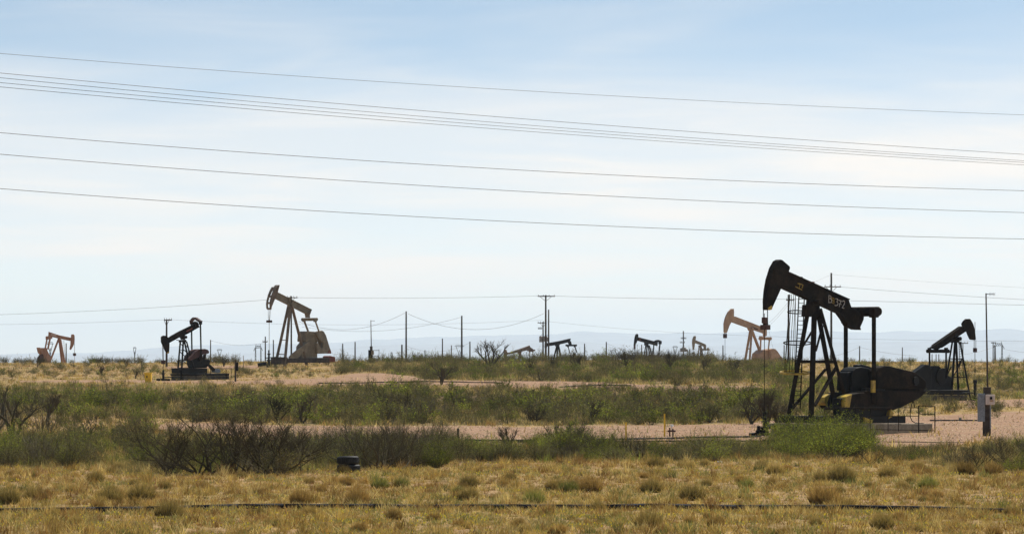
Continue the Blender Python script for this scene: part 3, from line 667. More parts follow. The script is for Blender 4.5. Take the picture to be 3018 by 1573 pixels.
# ------------------------------------------------------------------ H, G, F: far ones in the middle
ZG = Z(1440, 840, 1960, 2494.)
H_S = dict(hw=.12, bw=.16,
    head=[(2086,700),(2098,688),(2115,690),(2120,712),(2112,770),(2095,810),(2070,856),(2061,852),(2066,790),(2074,735)],
    beam=[(2108,728),(2135,738),(2345,792),(2400,790),(2392,858),(2290,832),(2112,782)], flange=[1, 5],
    cap=[[(2215,810),(2262,820),(2265,852),(2215,850)]], cw=.16, pivot=(2240, 815),
    beam_add=[([(2125,752),(2150,762),(2160,780),(2130,772)], .2, .29, M_red)],
    legs=[((2222,850), -.3, (2192,1040), -.9, .22), ((2240,850), .3, (2226,1040), .8, .26), ((2252,845), -.2, (2285,1040), -.5, .22), ((2268,850), .3, (2312,1010), .6, .26)],
    braces=[((2200,940), -.5, (2235,945), .4, .12), ((2195,985), -.7, (2230,990), .6, .12)],
    eq_poly=([(2345,805,-1.1), (2375,788,-.3), (2400,784,.4), (2428,798,1.1)], .36),
    pitman=[((2338,820), -1.1, (2324,1000), -1.1, .24), ((2424,810), 1.1, (2404,1000), 1.1, .28)],
    weights=[[([(2262,1040),(2280,1005),(2330,990),(2400,985),(2440,1010),(2450,1060),(2262,1060)], -.8, 1.1)]],
    carrier=[((2064,870), .3, .8)], rod=((2064,860),(2066,1060)), rr=.04, rodground=True)
pumpjack(1905, 760, 46, ZG, M_black, 'small black pumpjack facing left on the skyline above a dark mesquite thicket', H_S)
G_S = dict(hw=.12, bw=.16, head=[(812,800),(826,800),(832,830),(826,880),(812,905),(802,880),(804,830)],
    beam=[(818,822),(1000,790),(1166,752),(1160,800),(1000,838),(822,866)], flange=[0, 1, 3, 4], tail=[(1130,790),(1166,790),(1178,835),(1150,840)],
    cap=[[(950,832),(998,826),(1000,860),(955,862)]], cw=.16, pivot=(975, 838),
    legs=[((965,858), -.4, (915,1055), -1, .30), ((976,860), .3, (963,1055), .8, .32), ((988,858), 0, (1030,1055), .2, .34)],
    eq=(1168, 850, 1.25, .24, True), pitman=[((1122,862), -1.25, (1150,960), -1.25, .16), ((1218,862), 1.25, (1248,950), 1.25, .16)],
    weights=[[([(1210,1050),(1230,1015),(1270,1010),(1290,1030),(1330,1000),(1362,1025),(1370,1075),(1210,1080)], -.8, .9)]])
pumpjack(1642, 720, 46, ZG, M_black, 'black pumpjack with beam rising to the right just behind the tall crossarm pole', G_S, dict(weights=M_maroon))
F_S = dict(hw=.12, bw=.16, head=[(222,915),(250,905),(268,950),(262,1015),(248,1040),(222,1010)],
    beam=[(255,952),(300,950),(420,910),(585,852),(598,880),(575,912),(440,945),(272,978)], flange=[1, 2, 5, 6], tail=[(585,870),(600,880),(632,900),(622,940),(582,936),(590,912),(572,900)],
    cap=[[(420,938),(462,932),(465,975),(424,980)]], cw=.16, pivot=(440, 938),
    legs=[((438,975), -.3, (400,1100), -1, .3), ((442,975), .3, (432,1100), .8, .34), ((452,975), 0, (485,1100), .2, .34)],
    eq=(602, 920, .95, .24, True), pitman=[((578,935), -.95, (580,1050), -.95, .16), ((625,935), .95, (628,1050), .95, .16)],
    gearbox=[[([(560,1050),(620,1050),(630,1110),(560,1110)], -.6, .6)]])
pumpjack(1532, 820, 46, ZG, M_tanr, 'brown pumpjack with only its low beam showing beside the bare mesquite tree', F_S)
# ------------------------------------------------------------------ E: far left rust red
ZE = Z(60, 940, 400, 2283.)
E_S = dict(hw=.12, bw=.16, 
    head=[(1014,312),(1030,298),(1055,300),(1074,322),(1078,400),(1072,480),(1045,540),(1004,606),(985,605),(984,580),(1000,500),(1002,430),(1012,370)],
    beam=[(568,252),(770,318),(1012,368),(1004,432),(780,385),(600,342),(562,345)], flange=[0, 1, 3, 4],
    cap=[[(750,372),(795,378),(795,405),(752,402)]], cw=.15, pivot=(772, 378),
    beam_add=[([(610,290),(712,318),(712,340),(612,312)], .2, .29, M_cream)],
    legs=[((755,400), -.3, (615,765), -.6, .30), ((772,400), -.2, (828,880), -.8, .38), ((790,400), .3, (880,880), .8, .34)],
    eq=(566, 362, .7, .32, True), pitman=[((532,372), -.7, (490,590), -.7, .26), ((594,352), .7, (545,595), .7, .3)],
    gearbox=[[([(385,560),(420,575),(460,568),(530,572),(540,625),(595,740),(610,900),(480,900),(440,830),(440,690),(412,672),(398,612)], -.6, .7)]],
    weights=[[([(350,900),(350,760),(400,700),(450,690),(470,760),(430,830),(430,900)], .7, 1.1)]],
    cables=[((1074,480),(1070,680),0)], cr=.035, carrier=[((1072,698), .45, .5)], rod=((1072,560),(1072,880)), rr=.04, rodground=True,
    ladder=[((815,410),(850,870),-1.0), ((860,410),(895,870),-.6), .05, 14])
pumpjack(170, 700, 36, ZE, M_orange, 'rust red pumpjack facing right at the far left edge of the field', E_S, dict(weights=M_maroon, ladder=M_grey))

# ------------------------------------------------------------------ poles
def pole(px, top, D, dia, label, arms=(), trans=(), base_px=None, braces=True, mat=M_wood, group='utility poles on the skyline', name='utility_pole', detail=True, sink=.3):
    b0 = at(px if base_px is None else base_px, D); tp = W(px, top, D); s = D / F
    root = empty(name, tuple(b0)); tag(root, label, 'utility pole', group)
    m_ = MB(b0); m_.tube(b0 - np.array([0, 0, sink]), tp, dia * .58, dia * .42, 10); m_.build('shaft', mat, root, smooth=False)
    for (x0, x1, y, skew) in arms:
        m_ = MB(b0); a, b_ = W(x0, y, D - .2 - skew), W(x1, y, D - .2 + skew); m_.bar(a, b_, .13)
        cx = (px - x0) / max(1e-6, (x1 - x0))
        if braces and abs(x1 - x0) > 20:
            mid = a + (b_ - a) * min(max(cx, 0), 1)
            for k in (.45, -.45):
                q = mid + (b_ - a) * .35 * (1 if k > 0 else -1); m_.tube(q, np.array([tp[0], D - .2, mid[2] - .75]), .03, n=5)
        m_.build('crossarm', mat, root)
        if detail:
            for k in (.04, .33, .66, .96):
                q = a + (b_ - a) * k; m_ = MB(b0); m_.lathe(q + np.array([0, 0, .065]), [(.02, 0), (.05, .03), (.03, .08), (.055, .11), (.025, .2), (0, .21)], 8); m_.build('insulator', M_ins, root)
    for (x, y0, y1, w) in trans:
        m_ = MB(b0); a, b_ = W(x, y1, D - .35), W(x, y0, D - .35); m_.tube(a, b_, w, w, 14); m_.tube(b_, b_ + np.array([0, 0, .08]), w * .9, w * .5, 14)
        m_.tube(b_, b_ + np.array([0.1, 0, .35]), .05, .03, 6); m_.build('transformer', M_ins, root)
    return root
G = 'utility poles on the skyline'
pole(1608.5, 869, 590, .30, 'tall wooden utility pole with one wide crossarm at its top in mid field', [(1585, 1636, 873, 0)])
pole(1617, 912, 575, .24, 'bare wooden pole without crossarm immediately right of the tall crossarm pole')
pole(1600.5, 948, 640, .26, 'shorter utility pole carrying transformers just left of the tall crossarm pole', [(1585, 1611, 951, .5), (1586, 1597, 968, .3)], [(1594, 991, 1008, .28), (1606, 991, 1006, .3), (1612, 993, 1006, .24)])
pole(1197, 917, 585, .26, 'bare dark pole with sagging cables running off both sides, left of centre')
pole(1361, 930, 590, .28, 'bare dark pole just left of the bare mesquite tree')
pole(2450, 804, 520, .29, 'tall utility pole with a skewed crossarm seen behind the beam of the large pumpjack', [(2430, 2478, 845, 3.0)])
pole(2324, 868, 480, .26, 'bare utility pole with guy wires behind the caged ladder of the large pumpjack', [(2318, 2340, 884, 1.0)], braces=False)
pole(491, 942, 500, .26, 'utility pole with crossarm rising above the lowered horsehead of the small dark pumpjack', [(484, 506, 943, .3)])
pole(858.5, 872, 560, .24, 'utility pole hidden behind the tan pumpjack with only its crossarm above the beam', [(846, 876, 877, .8)])
pole(620.6, 1001, 640, .20, 'thin bare pole to the right of the small dark pumpjack')
pole(782, 991, 640, .22, 'small utility pole with crossarm left of the tall tan pumpjack', [(774, 788, 1007, .2)])
pole(805.7, 1001, 600, .20, 'thin bare pole between small crossarm pole and tan pumpjack legs')
pole(195, 1011, 640, .20, 'thin bare pole right of the rust red pumpjack legs')
pole(1010, 1012, 620, .22, 'thin bare pole first to the right of the tan pumpjack')
pole(1046.5, 1007, 560, .20, 'thin bare pole second to the right of the tan pumpjack')
pole(1184.5, 1015, 560, .26, 'stubby dark pole close to the left of a taller bare pole')
pole(1304, 997, 700, .24, 'thin dark pole standing in green brush between the two tall bare poles')
pole(1330.5, 1017, 800, .22, 'short thin pole just left of the tall bare pole near the mesquite tree')
pole(1385, 1006, 640, .24, 'short dark pole between a tall bare pole and the bare mesquite tree')
pole(1723, 1012, 640, .22, 'short bare pole to the right of the black pumpjack with its beam rising right')
pole(1787, 1007, 640, .22, 'short bare pole alone in the gap between two black pumpjacks')
pole(1891, 1015, 760, .22, 'short thin pole left of the legs of a small black pumpjack')
pole(2014, 975, 700, .24, 'utility pole with two short crossarms and a cluster of transformers', [(2007, 2022, 997, .3), (2004, 2018, 1009, -.3)], [(2010, 1026, 1036, .35), (2016, 1024, 1035, .35), (2021, 1028, 1036, .3)])
pole(2033, 1028, 700, .26, 'very short thick pole right of the pole with transformers')
pole(2026.7, 1030, 820, .18, 'very short thin pole right of the pole with transformers')
pole(2130.7, 1017, 640, .20, 'short pole to the left of the salmon pumpjack rod')
pole(2311, 1016, 620, .20, 'short pole by the salmon pumpjack counterweight and the guyed pole')
pole(2533.5, 1019, 640, .20, 'short pole seen between the pitman arms of the large pumpjack')
pole(2659.5, 1023, 640, .17, 'short thin pole between the large pumpjack and the black one')
pole(2838, 1009, 640, .17, 'slim pole with flat crossarm behind the legs of the black pumpjack', [(2824, 2853, 1011, .3)], braces=False)
for x in (2747, 2759, 2767): pole(x, 1043, 700, .17, 'short thin post behind the equalizer of the black pumpjack', group='three short posts behind the black pumpjack', detail=False)
pole(2932, 1020, 700, .22, 'short dark pole beside the far lattice tower at right')
pole(2927, 1007, 760, .2, 'thin pole in front of the left leg of the far lattice tower at right', [(2921, 2935, 1010, .2)])
pole(717.7, 1047, 480, .08, 'short pale marker stake near the skyline right of the small dark pumpjack', group='short stakes near the skyline', mat=M_tan)
pole(1156, 1044, 900, .3, 'tiny far post near the instrument mast', group='short stakes near the skyline')
pole(418, 1063, 470, .12, 'tiny dark stake on the rise left of the small dark pumpjack', group='short stakes near the skyline')
# slender antenna mast, right
b0 = at(2912, 262); root = empty('antenna_mast', tuple(b0)); tag(root, 'slender pale metal mast with small antenna arm near the right edge', 'mast')
m_ = MB(b0); tp = W(2906, 864, 262); m_.tube(b0, tp, .07, .045, 10); m_.build('mast_tube', M_wood, root)
m_ = MB(b0); m_.tube(tp - np.array([0, 0, .05]), W(2932, 867, 262), .03, .02, 6)
for x in (2916, 2920, 2924, 2928, 2932): m_.tube(W(x, 862, 262), W(x, 871, 262), .012, n=5)
m_.build('antenna', M_grey, root)
# instrument mast left of centre
b0 = at(1095, 560); root = empty('instrument_mast', tuple(b0)); tag(root, 'thin mast above dark control cabinet right of the tan pumpjack', 'mast')
m_ = MB(b0); m_.tube(b0, W(1093, 943, 560), .09, .05, 8); m_.tube(W(1094, 1020, 560), b0, .2, .22, 8); m_.tube(W(1093, 945, 560), W(1105, 945, 560), .03, n=5); m_.build('mast_tube', M_wood, root)
m_ = MB(b0)
c_ = W(1091, 1050, 559.6); m_.box(c_, .55, .4, 1.9); m_.build('cabinet', M_dark, root, bevel=.02)
m_ = MB(b0); c_ = W(1098, 1039, 559.2); m_.box(c_, .38, .25, .6); m_.build('meter_box', M_tan, root, bevel=.02)
m_ = MB(b0)
for a, b_ in (((1096,1032),(1117,1032)), ((1100,1048),(1117,1048)), ((1117,1029),(1117,1068))): m_.bar(W(*a, 560), W(*b_, 560), .07)
m_.build('rack', M_dark, root)
# lattice towers
def lattice(px, wpx, top, D, label, kind):
    b0 = at(px, D); s = D / F; root = empty('transmission_tower', tuple(b0)); tag(root, label, 'transmission tower', 'far transmission towers')
    m_ = MB(b0); H = CZ - (top - HY) * s - b0[2]; w = wpx * s; e = np.array
    if kind == 'portal':
        xs = (-.30 * w, .30 * w)
        for x in xs:
            for dx in (-.05 * w, .05 * w): m_.bar(b0 + e([x + dx * 1.6, 0, 0]), b0 + e([x + dx * .5, 0, H * .86]), .35)
            for i in range(7):
                z0, z1 = H * .86 * i / 7, H * .86 * (i + 1) / 7; sg = 1 if i % 2 else -1; m_.bar(b0 + e([x - .06 * w * sg, 0, z0]), b0 + e([x + .06 * w * sg, 0, z1]), .22)
        m_.bar(b0 + e([-.5 * w, 0, H * .74]), b0 + e([-.25 * w, 0, H * .93]), .35); m_.bar(b0 + e([.5 * w, 0, H * .74]), b0 + e([.25 * w, 0, H * .93]), .35)
        m_.bar(b0 + e([-.28 * w, 0, H * .93]), b0 + e([.28 * w, 0, H * .93]), .4); m_.bar(b0 + e([-.3 * w, 0, H * .84]), b0 + e([.3 * w, 0, H * .86]), .3)
        for i in range(6): m_.bar(b0 + e([(-.28 + i * .094) * w, 0, H * (.85 if i % 2 else .93)]), b0 + e([(-.28 + (i + 1) * .094) * w, 0, H * (.93 if i % 2 else .85)]), .22)
        for x in xs: m_.bar(b0 + e([x, 0, H * .9]), b0 + e([x * .8, 0, H]), .25)
    else:
        for sg in (-1, 1):
            m_.bar(b0 + e([sg * .14 * w, 0, 0]), b0 + e([sg * .05 * w, 0, H * .62]), .35); m_.bar(b0 + e([sg * .05 * w, 0, H * .62]), b0 + e([sg * .36 * w, 0, H * .95]), .35)
            m_.bar(b0 + e([sg * .12 * w, 0, H * .6]), b0 + e([0, 0, H * .8]), .25)
        m_.bar(b0 + e([-.5 * w, 0, H * .95]), b0 + e([.5 * w, 0, H * .95]), .4); m_.bar(b0 + e([-.4 * w, 0, H]), b0 + e([.4 * w, 0, H]), .25)
        for i in range(8): m_.bar(b0 + e([-.11 * w * (1 if i % 2 else -1), 0, H * .62 * i / 8]), b0 + e([.09 * w * (1 if i % 2 else -1), 0, H * .62 * (i + 1) / 8]), .22)
    m_.build('lattice_frame', M_pylon, root)
lattice(761, 26, 1013, 2600, 'far double legged lattice tower left of the tan pumpjack', 'portal')
lattice(2943, 34, 1006, 2400, 'far double legged lattice tower right of the slender mast', 'portal')
lattice(647, 16, 1028, 2800, 'far Y shaped lattice tower right of the small dark pumpjack', 'y')
lattice(397, 10, 1022, 2500, 'far slim lattice tower left of the small dark pumpjack', 'y')
lattice(1354, 28, 1016, 2800, 'far Y shaped lattice tower behind the bare pole near the mesquite tree', 'y')
lattice(1990, 16, 1019, 2500, 'far lattice tower behind bare brush left of the pole with transformers', 'y')
lattice(1253, 6, 1032, 2600, 'tiny far lattice tower between the two tall bare poles', 'y')
lattice(1154, 6, 1037, 2600, 'tiny far lattice tower right of the instrument mast', 'y')
lattice(148, 20, 1008, 2200, 'far faint lattice tower behind the rust red pumpjack', 'y')

# ------------------------------------------------------------------ overhead wires
def wire(pts, D0, D1, rad, label, group, ext=0, mat=M_wire, quad=False, name='power_line'):
    rad *= .88
    pts = sorted(pts); xs = np.array([p[0] for p in pts], float); yv = np.array([p[1] for p in pts], float)
    x = np.linspace(xs[0] - ext, xs[-1] + ext, 60 if ext else 26)
    y = np.polyval(np.polyfit(xs, yv, 2), x)
    if len(pts) == 3 or quad: pass
    k = (x - xs[0]) / (xs[-1] - xs[0]); D = D0 + (D1 - D0) * k
    P3 = [W(a, b_, d) for a, b_, d in zip(x, y, D)]
    m_ = MB(P3[len(P3) // 2]); m_.path(P3, rad, 5); o = m_.build(name, mat); tag(o, label, 'power line', group)
NW = [('uppermost overhead wire crossing the sky', [(0,158.5),(500,197),(1250,250),(1750,280),(2518,319),(3018,339)], .009),
      ('top wire of the close set of four overhead wires', [(0,216),(500,262),(1250,327),(1750,367),(2518,423),(3018,455)], .011),
      ('second wire of the close set of four overhead wires', [(0,230),(500,277),(1250,344),(1750,385),(2518,441),(3018,474)], .010),
      ('third wire of the close set of four overhead wires', [(0,244),(500,290),(1250,354),(1750,393),(2518,448),(3018,479)], .010),
      ('lowest wire of the close set of four overhead wires', [(0,257),(500,301),(1250,364),(1750,402),(2518,456),(3018,486)], .010),
      ('overhead wire just below the close set of four', [(0,391.5),(500,432),(1250,485),(1750,513),(2518,547),(3018,562)], .0125),
      ('overhead wire second from the lowest of the long span', [(0,455),(500,495),(1250,547),(1750,576),(2518,611),(3018,626)], .0125),
      ('lowest overhead wire of the long span across the sky', [(0,556),(500,593),(1250,640),(1750,664),(2518,693),(3018,704)], .0125)]
for lb, pts, rd in NW: wire(pts, 138, 176, rd, lb, 'long overhead wires across the sky', 900)
fw = 'thin power lines between the far poles'
for lb, pts, D0, D1, rd in (
    ('thin line rising from the left edge to the tan pumpjack pole', [(-350,935),(0,925),(233,918),(500,905),(789,882),(865,877)], 640, 560, .03),
    ('thin line between the pole behind the tan pumpjack and the tall crossarm pole', [(865,877),(1000,877),(1194,879),(1608,871)], 560, 590, .03),
    ('thin line from the tall crossarm pole to the guyed pole', [(1608,871),(1900,879),(2248,881),(2324,882)], 590, 480, .03),
    ('thin line from the guyed pole out past the right edge', [(2324,881),(2680,890),(3018,899),(3400,908)], 480, 470, .026),
    ('faint line from the left edge to the crossarm above the small dark pumpjack', [(-350,956),(0,955),(233,952),(491,941)], 620, 500, .02),
    ('faint line from the crossarm pole above the small dark pumpjack to the transformer pole', [(491,941),(772,952),(1000,958),(1300,953),(1600,943)], 500, 640, .02),
    ('faint line falling right from the transformer pole', [(1600,945),(1753,961),(1960,977)], 640, 690, .02),
    ('faint low line crossing behind the large dark pumpjack', [(1960,977),(2180,990),(2600,1000),(2940,1003),(3400,1004)], 690, 600, .02),
    ('sagging cable left of the first tall bare pole', [(880,948),(960,965),(1033,973),(1093,960),(1193,922)], 640, 585, .032),
    ('sagging cable between the first tall bare pole and the tall crossarm pole', [(1203,925),(1280,952),(1356,968),(1385,971),(1500,960),(1603,923)], 585, 590, .032),
    ('sagging cable left of the pole near the mesquite tree', [(890,962),(1000,977),(1097,974),(1194,967),(1278,955),(1357,935)], 700, 590, .028),
    ('low sagging line between the thin pole and the small crossarm pole', [(622,1003),(675,1015),(714,1017),(780,1010)], 640, 640, .022),
    ('low sagging line left of the short pole between the pitman arms', [(2440,1052),(2490,1040),(2532,1023)], 640, 640, .022),
    ('low sagging line right of the short pole between the pitman arms', [(2535,1023),(2600,1037),(2700,1048)], 640, 640, .022),
    ('low sagging line left of the short pole by the mesquite tree', [(1200,1020),(1250,1034),(1300,1035),(1383,1010)], 640, 640, .022),
    ('low line falling right of the bare pole between two black pumpjacks', [(1790,1012),(1830,1028),(1880,1042)], 640, 640, .02),
    ('low line rising to the far lattice tower from the left', [(2840,1044),(2880,1037),(2925,1024)], 700, 760, .022),
    ('low line falling right of the far lattice tower', [(2952,1027),(2985,1033),(3040,1040)], 760, 760, .022),
    ('thin line running right from the top of the pole behind the large beam', [(2452,808),(2600,821),(2680,827),(3018,847),(3400,865)], 520, 480, .012),
    ('upper thin line running right from the skewed crossarm', [(2478,845),(2680,862),(3018,882),(3400,900)], 520, 480, .026),
    ('short faint line left of the top of the pole behind the large beam', [(2395,835),(2420,822),(2448,811)], 520, 520, .012),
    ('left guy wire of the guyed pole', [(2262,955),(2290,928),(2321,892)], 480, 480, .015),
    ('right guy wire of the guyed pole', [(2272,955),(2298,928),(2322,898)], 480, 480, .015),
    ('guy wire running down past the salmon pumpjack equalizer', [(2266,972),(2272,1000),(2280,1030)], 640, 640, .02)):
    wire(pts, D0, D1, rd * .75, lb, fw)

# ------------------------------------------------------------------ roadside objects
b0 = at(2909, 213.5); root = empty('meter_post', tuple(b0)); tag(root, 'thick weathered wood post holding a cream meter box and grey steel panel at right', 'post')
s = 213.5 / F
m_ = MB(b0); m_.box(np.array([b0[0], b0[1], (b0[2] + W(0, 1140, 213.5)[2]) / 2]), .40, .3, W(0, 1140, 213.5)[2] - b0[2]); m_.tube(b0 + np.array([-.23, -.1, 0]), b0 + np.array([-.23, -.1, .8]), .03, n=8); m_.build('wood_post', M_wood, root, bevel=.02)
m_ = MB(b0); p0 = W(2918, 1177, 213.1); m_.box(p0, .50, .22, .56); o = m_.build('meter_box', M_cream, root, bevel=.02)
m_ = MB(b0); m_.box(W(2921, 1172.5, 212.96), .13, .03, .15); m_.build('window', M_black, o)
m_ = MB(b0); m_.box(W(2922.5, 1180.5, 212.965), .16, .02, .09); m_.build('sticker', M_pink, o)
m_ = MB(b0); p0 = W(2892, 1200, 213.3); m_.box(p0, .40, .16, 1.56); m_.build('steel_panel', M_grey, root, bevel=.015)
m_ = MB(b0); m_.tube(W(2919, 1192, 213.2), W(2919, 1262, 213.3), .035, n=8); m_.build('conduit', M_grey, root)
b0 = at(694, 385); root = empty('control_post', tuple(b0)); tag(root, 'dark wood post with grey control box right of the small dark pumpjack', 'post')
m_ = MB(b0); m_.box((b0 + W(694, 1061, 385)) / 2, .17, .15, W(694, 1061, 385)[2] - b0[2]); m_.build('wood_post', M_wood, root)
m_ = MB(b0); m_.box(W(699, 1080, 384.8), .25, .2, .85); m_.build('control_box', M_dark, root, bevel=.02)
# yellow bin
b0 = P(437, 1126); root = empty('yellow_container', tuple(b0)); tag(root, 'bright yellow square container with lid standing left of the small dark pumpjack', 'container')
m_ = MB(b0); h = .88; A_ = [b0 + np.array([x * .3, y * .3, 0]) for x, y in ((-1, -1), (1, -1), (1, 1), (-1, 1))]; B_ = [b0 + np.array([x * .35, y * .35, h]) for x, y in ((-1, -1), (1, -1), (1, 1), (-1, 1))]
m_.prism(A_, B_); m_.build('bin_body', M_ylw, root, bevel=.02)
m_ = MB(b0); m_.box(b0 + np.array([0, 0, h + .04]), .78, .78, .08); m_.build('lid', M_ylw, root, bevel=.02)
m_ = MB(b0); m_.box(b0 + np.array([-.1, -.36, .55]), .1, .02, .2); m_.build('latch', M_black, root)
# stakes and valve by the track
for px, y0, y1, w, lb in ((1845, 1244, 1300, .075, 'shorter yellow marker post by the thin black pipes'), (1958.5, 1219, 1286, .085, 'taller yellow marker post by the thin black pipes')):
    b0 = P(px, y1); s = b0[1] / F; m_ = MB(b0); m_.box(b0 + np.array([0, 0, (y1 - y0) * s / 2]), w, w, (y1 - y0) * s); tag(m_.build('marker_post', M_ylw), lb, 'marker post', 'yellow marker posts')
b0 = P(2095, 1175); m_ = MB(b0); m_.box(b0 + np.array([0, 0, .45]), .09, .09, .9); tag(m_.build('marker_post', M_yel), 'small pale yellow marker post in scrub left of the large pumpjack', 'marker post', 'yellow marker posts')
b0 = P(1350, 1293); s = b0[1] / F; m_ = MB(b0); m_.box(b0 + np.array([0, 0, .25]), .12, .12, .6); tag(m_.build('fence_post', M_wood), 'short charred wood post at the edge of the pink track', 'post')
b0 = P(1572, 1180); m_ = MB(b0); m_.box(b0 + np.array([0, 0, .4]), .1, .1, .85); tag(m_.build('fence_post', M_maroon), 'rusty steel post among the green shrubs in mid field', 'post')
b0 = P(1978, 1285); root = empty('pipe_valve', tuple(b0)); tag(root, 'dark pipe valve with white cap beside the taller yellow marker post', 'valve')
m_ = MB(b0)
for x in (-.08, .1): m_.tube(b0 + np.array([x, 0, 0]), b0 + np.array([x, 0, .48 if x < 0 else .42]), .04, n=8)
m_.tube(b0 + np.array([-.2, 0, .3]), b0 + np.array([.25, 0, .3]), .05, n=8); m_.build('riser', M_maroon, root)
m_ = MB(b0); m_.tube(b0 + np.array([0.02, 0, .55]), b0 + np.array([.02, 0, .66]), .11, .09, 12); m_.tube(b0 + np.array([0.02, 0, .4]), b0 + np.array([.02, 0, .56]), .03, n=8); m_.build('cap', M_white, root)
# tyres
def tyre(c, Ro, w, label, tilt=0.):
    m_ = MB(c); n = 28; prof = [(Ro * .56, 0.02), (Ro * .62, 0), (Ro * .9, .01), (Ro, .05), (Ro, w - .05), (Ro * .9, w - .01), (Ro * .62, w), (Ro * .56, w - .02), (Ro * .60, w * .5), (Ro * .56, 0.02)]
    m_.lathe(c, prof, n)
    for i in range(n):                                               # tread blocks
        q = 2 * math.pi * i / n; m_.box(c + np.array([math.cos(q) * Ro, math.sin(q) * Ro, w / 2]), .03, .05, w * .6, q)
    o = m_.build('tyre', M_rubber, smooth=False); o.rotation_euler = (tilt, tilt * .4, 0); tag(o, label, 'tyre', 'old tyres stacked under the mesquite'); return o
b0 = P(1028, 1393)
tyre(b0 + np.array([0, 0, 0]), .42, .31, 'lower worn black tyre of the stack in front of the dry mesquite')
tyre(b0 + np.array([-.03, 0, .31]), .40, .30, 'upper worn black tyre of the stack in front of the dry mesquite', -.05)
b0 = P(1195, 1372); tyre(b0 + np.array([0, 0, -.1]), .28, .2, 'half buried small black tyre to the right of the stacked tyres', .35)
# pipes on the ground
def ground_pipe(pts, rad, label, lift=0., mat=M_pipe, wob=.03, seed=1, ext=False):
    rs = np.random.RandomState(seed); Q_ = [P(*p) for p in pts]; out = []
    for a, b_ in zip(Q_[:-1], Q_[1:]):
        n = max(2, int(np.linalg.norm(b_ - a) / 1.2))
        for i in range(n): out.append(a + (b_ - a) * i / n)
    out.append(Q_[-1]); ph = rs.rand(3) * 6
    for i, q in enumerate(out):
        q[1] += wob * 6 * (math.sin(q[0] * .21 + ph[0]) + .6 * math.sin(q[0] * .57 + ph[1]))
        q[2] = float(gz(q[0], q[1])) + rad * .9 + lift - wob * 1.7 * max(0, math.sin(q[0] * .8 + ph[2]) * math.sin(q[0] * .33) - .15)
    m_ = MB(out[len(out) // 2]); m_.path(out, rad, 10); o = m_.build('pipeline', mat, smooth=True); tag(o, label, 'pipe', 'black pipes lying on the ground')
ground_pipe([(-900, 1511), (0, 1510), (700, 1504), (1500, 1504), (2300, 1505), (2800, 1508), (3018, 1511), (3900, 1516)], .08, 'long thick black pipe lying across the dry grass in front', .02, wob=.035)
ground_pipe([(1370, 1299), (1700, 1299), (1980, 1293), (2240, 1288)], .05, 'upper thin black pipe along the front edge of the pink track', wob=.01, seed=3)
ground_pipe([(1450, 1305), (1800, 1304), (2280, 1301)], .045, 'lower thin black pipe along the front edge of the pink track', wob=.01, seed=4)
ground_pipe([(940, 1130), (1100, 1128), (1260, 1125), (1480, 1130)], .06, 'thin dark pipe crossing the pink sand patch in the distance', wob=.02, seed=5)
ground_pipe([(2740, 1240), (2810, 1240), (2880, 1240)], .05, 'short dark pipe on the sand right of the pumpjack foundation', wob=.01, seed=6)
ground_pipe([(2560, 1302), (2700, 1303), (2860, 1304)], .022, 'thin dark rod on the sand in front of the foundation', wob=.01, seed=7)
ground_pipe([(1650, 1141), (1760, 1136), (1860, 1138)], .07, 'dead grey branch lying on the sand in mid distance', wob=.05, seed=8, mat=M_wood)
for i, (px, py, w, h, lb) in enumerate(((2120,1362,.26,.05,'white litter scrap at the edge of the scrub'), (2232,1353,.5,.03,'long pale plank at the edge of the scrub'), (2310,1416,.2,.07,'small white litter scrap in the dry grass'),
        (2882,1407,.25,.02,'flat white scrap right of the shrubs at the grass edge'), (2915,1380,.12,.1,'small white bottle in brush at right'), (410,1420,.55,.1,'dark flat rock at the edge of the left scrub'), (1040,1416,.4,.1,'dark flat rock below the stacked tyres'),
        (2830,1236,.3,.16,'small pinkish stone on the sand near the steel panel'), (2620,1309,.12,.08,'tiny white scrap before the foundation'))):
    b0 = P(px, py); m_ = MB(b0); rs = random.Random(i); n = 7
    pts = [(math.cos(2 * math.pi * k / n) * w / 2 * rs.uniform(.7, 1.1), math.sin(2 * math.pi * k / n) * w * .35 * rs.uniform(.7, 1.1)) for k in range(n)]
    m_.prism([b0 + np.array([x, y, -.02]) for x, y in pts], [b0 + np.array([x * .8, y * .8, h * rs.uniform(.6, 1)]) for x, y in pts])
    stone = 'rock' in lb or 'stone' in lb; tag(m_.build('rock' if stone else 'litter', M_conc if stone else M_white), lb, 'rock' if stone else 'litter')

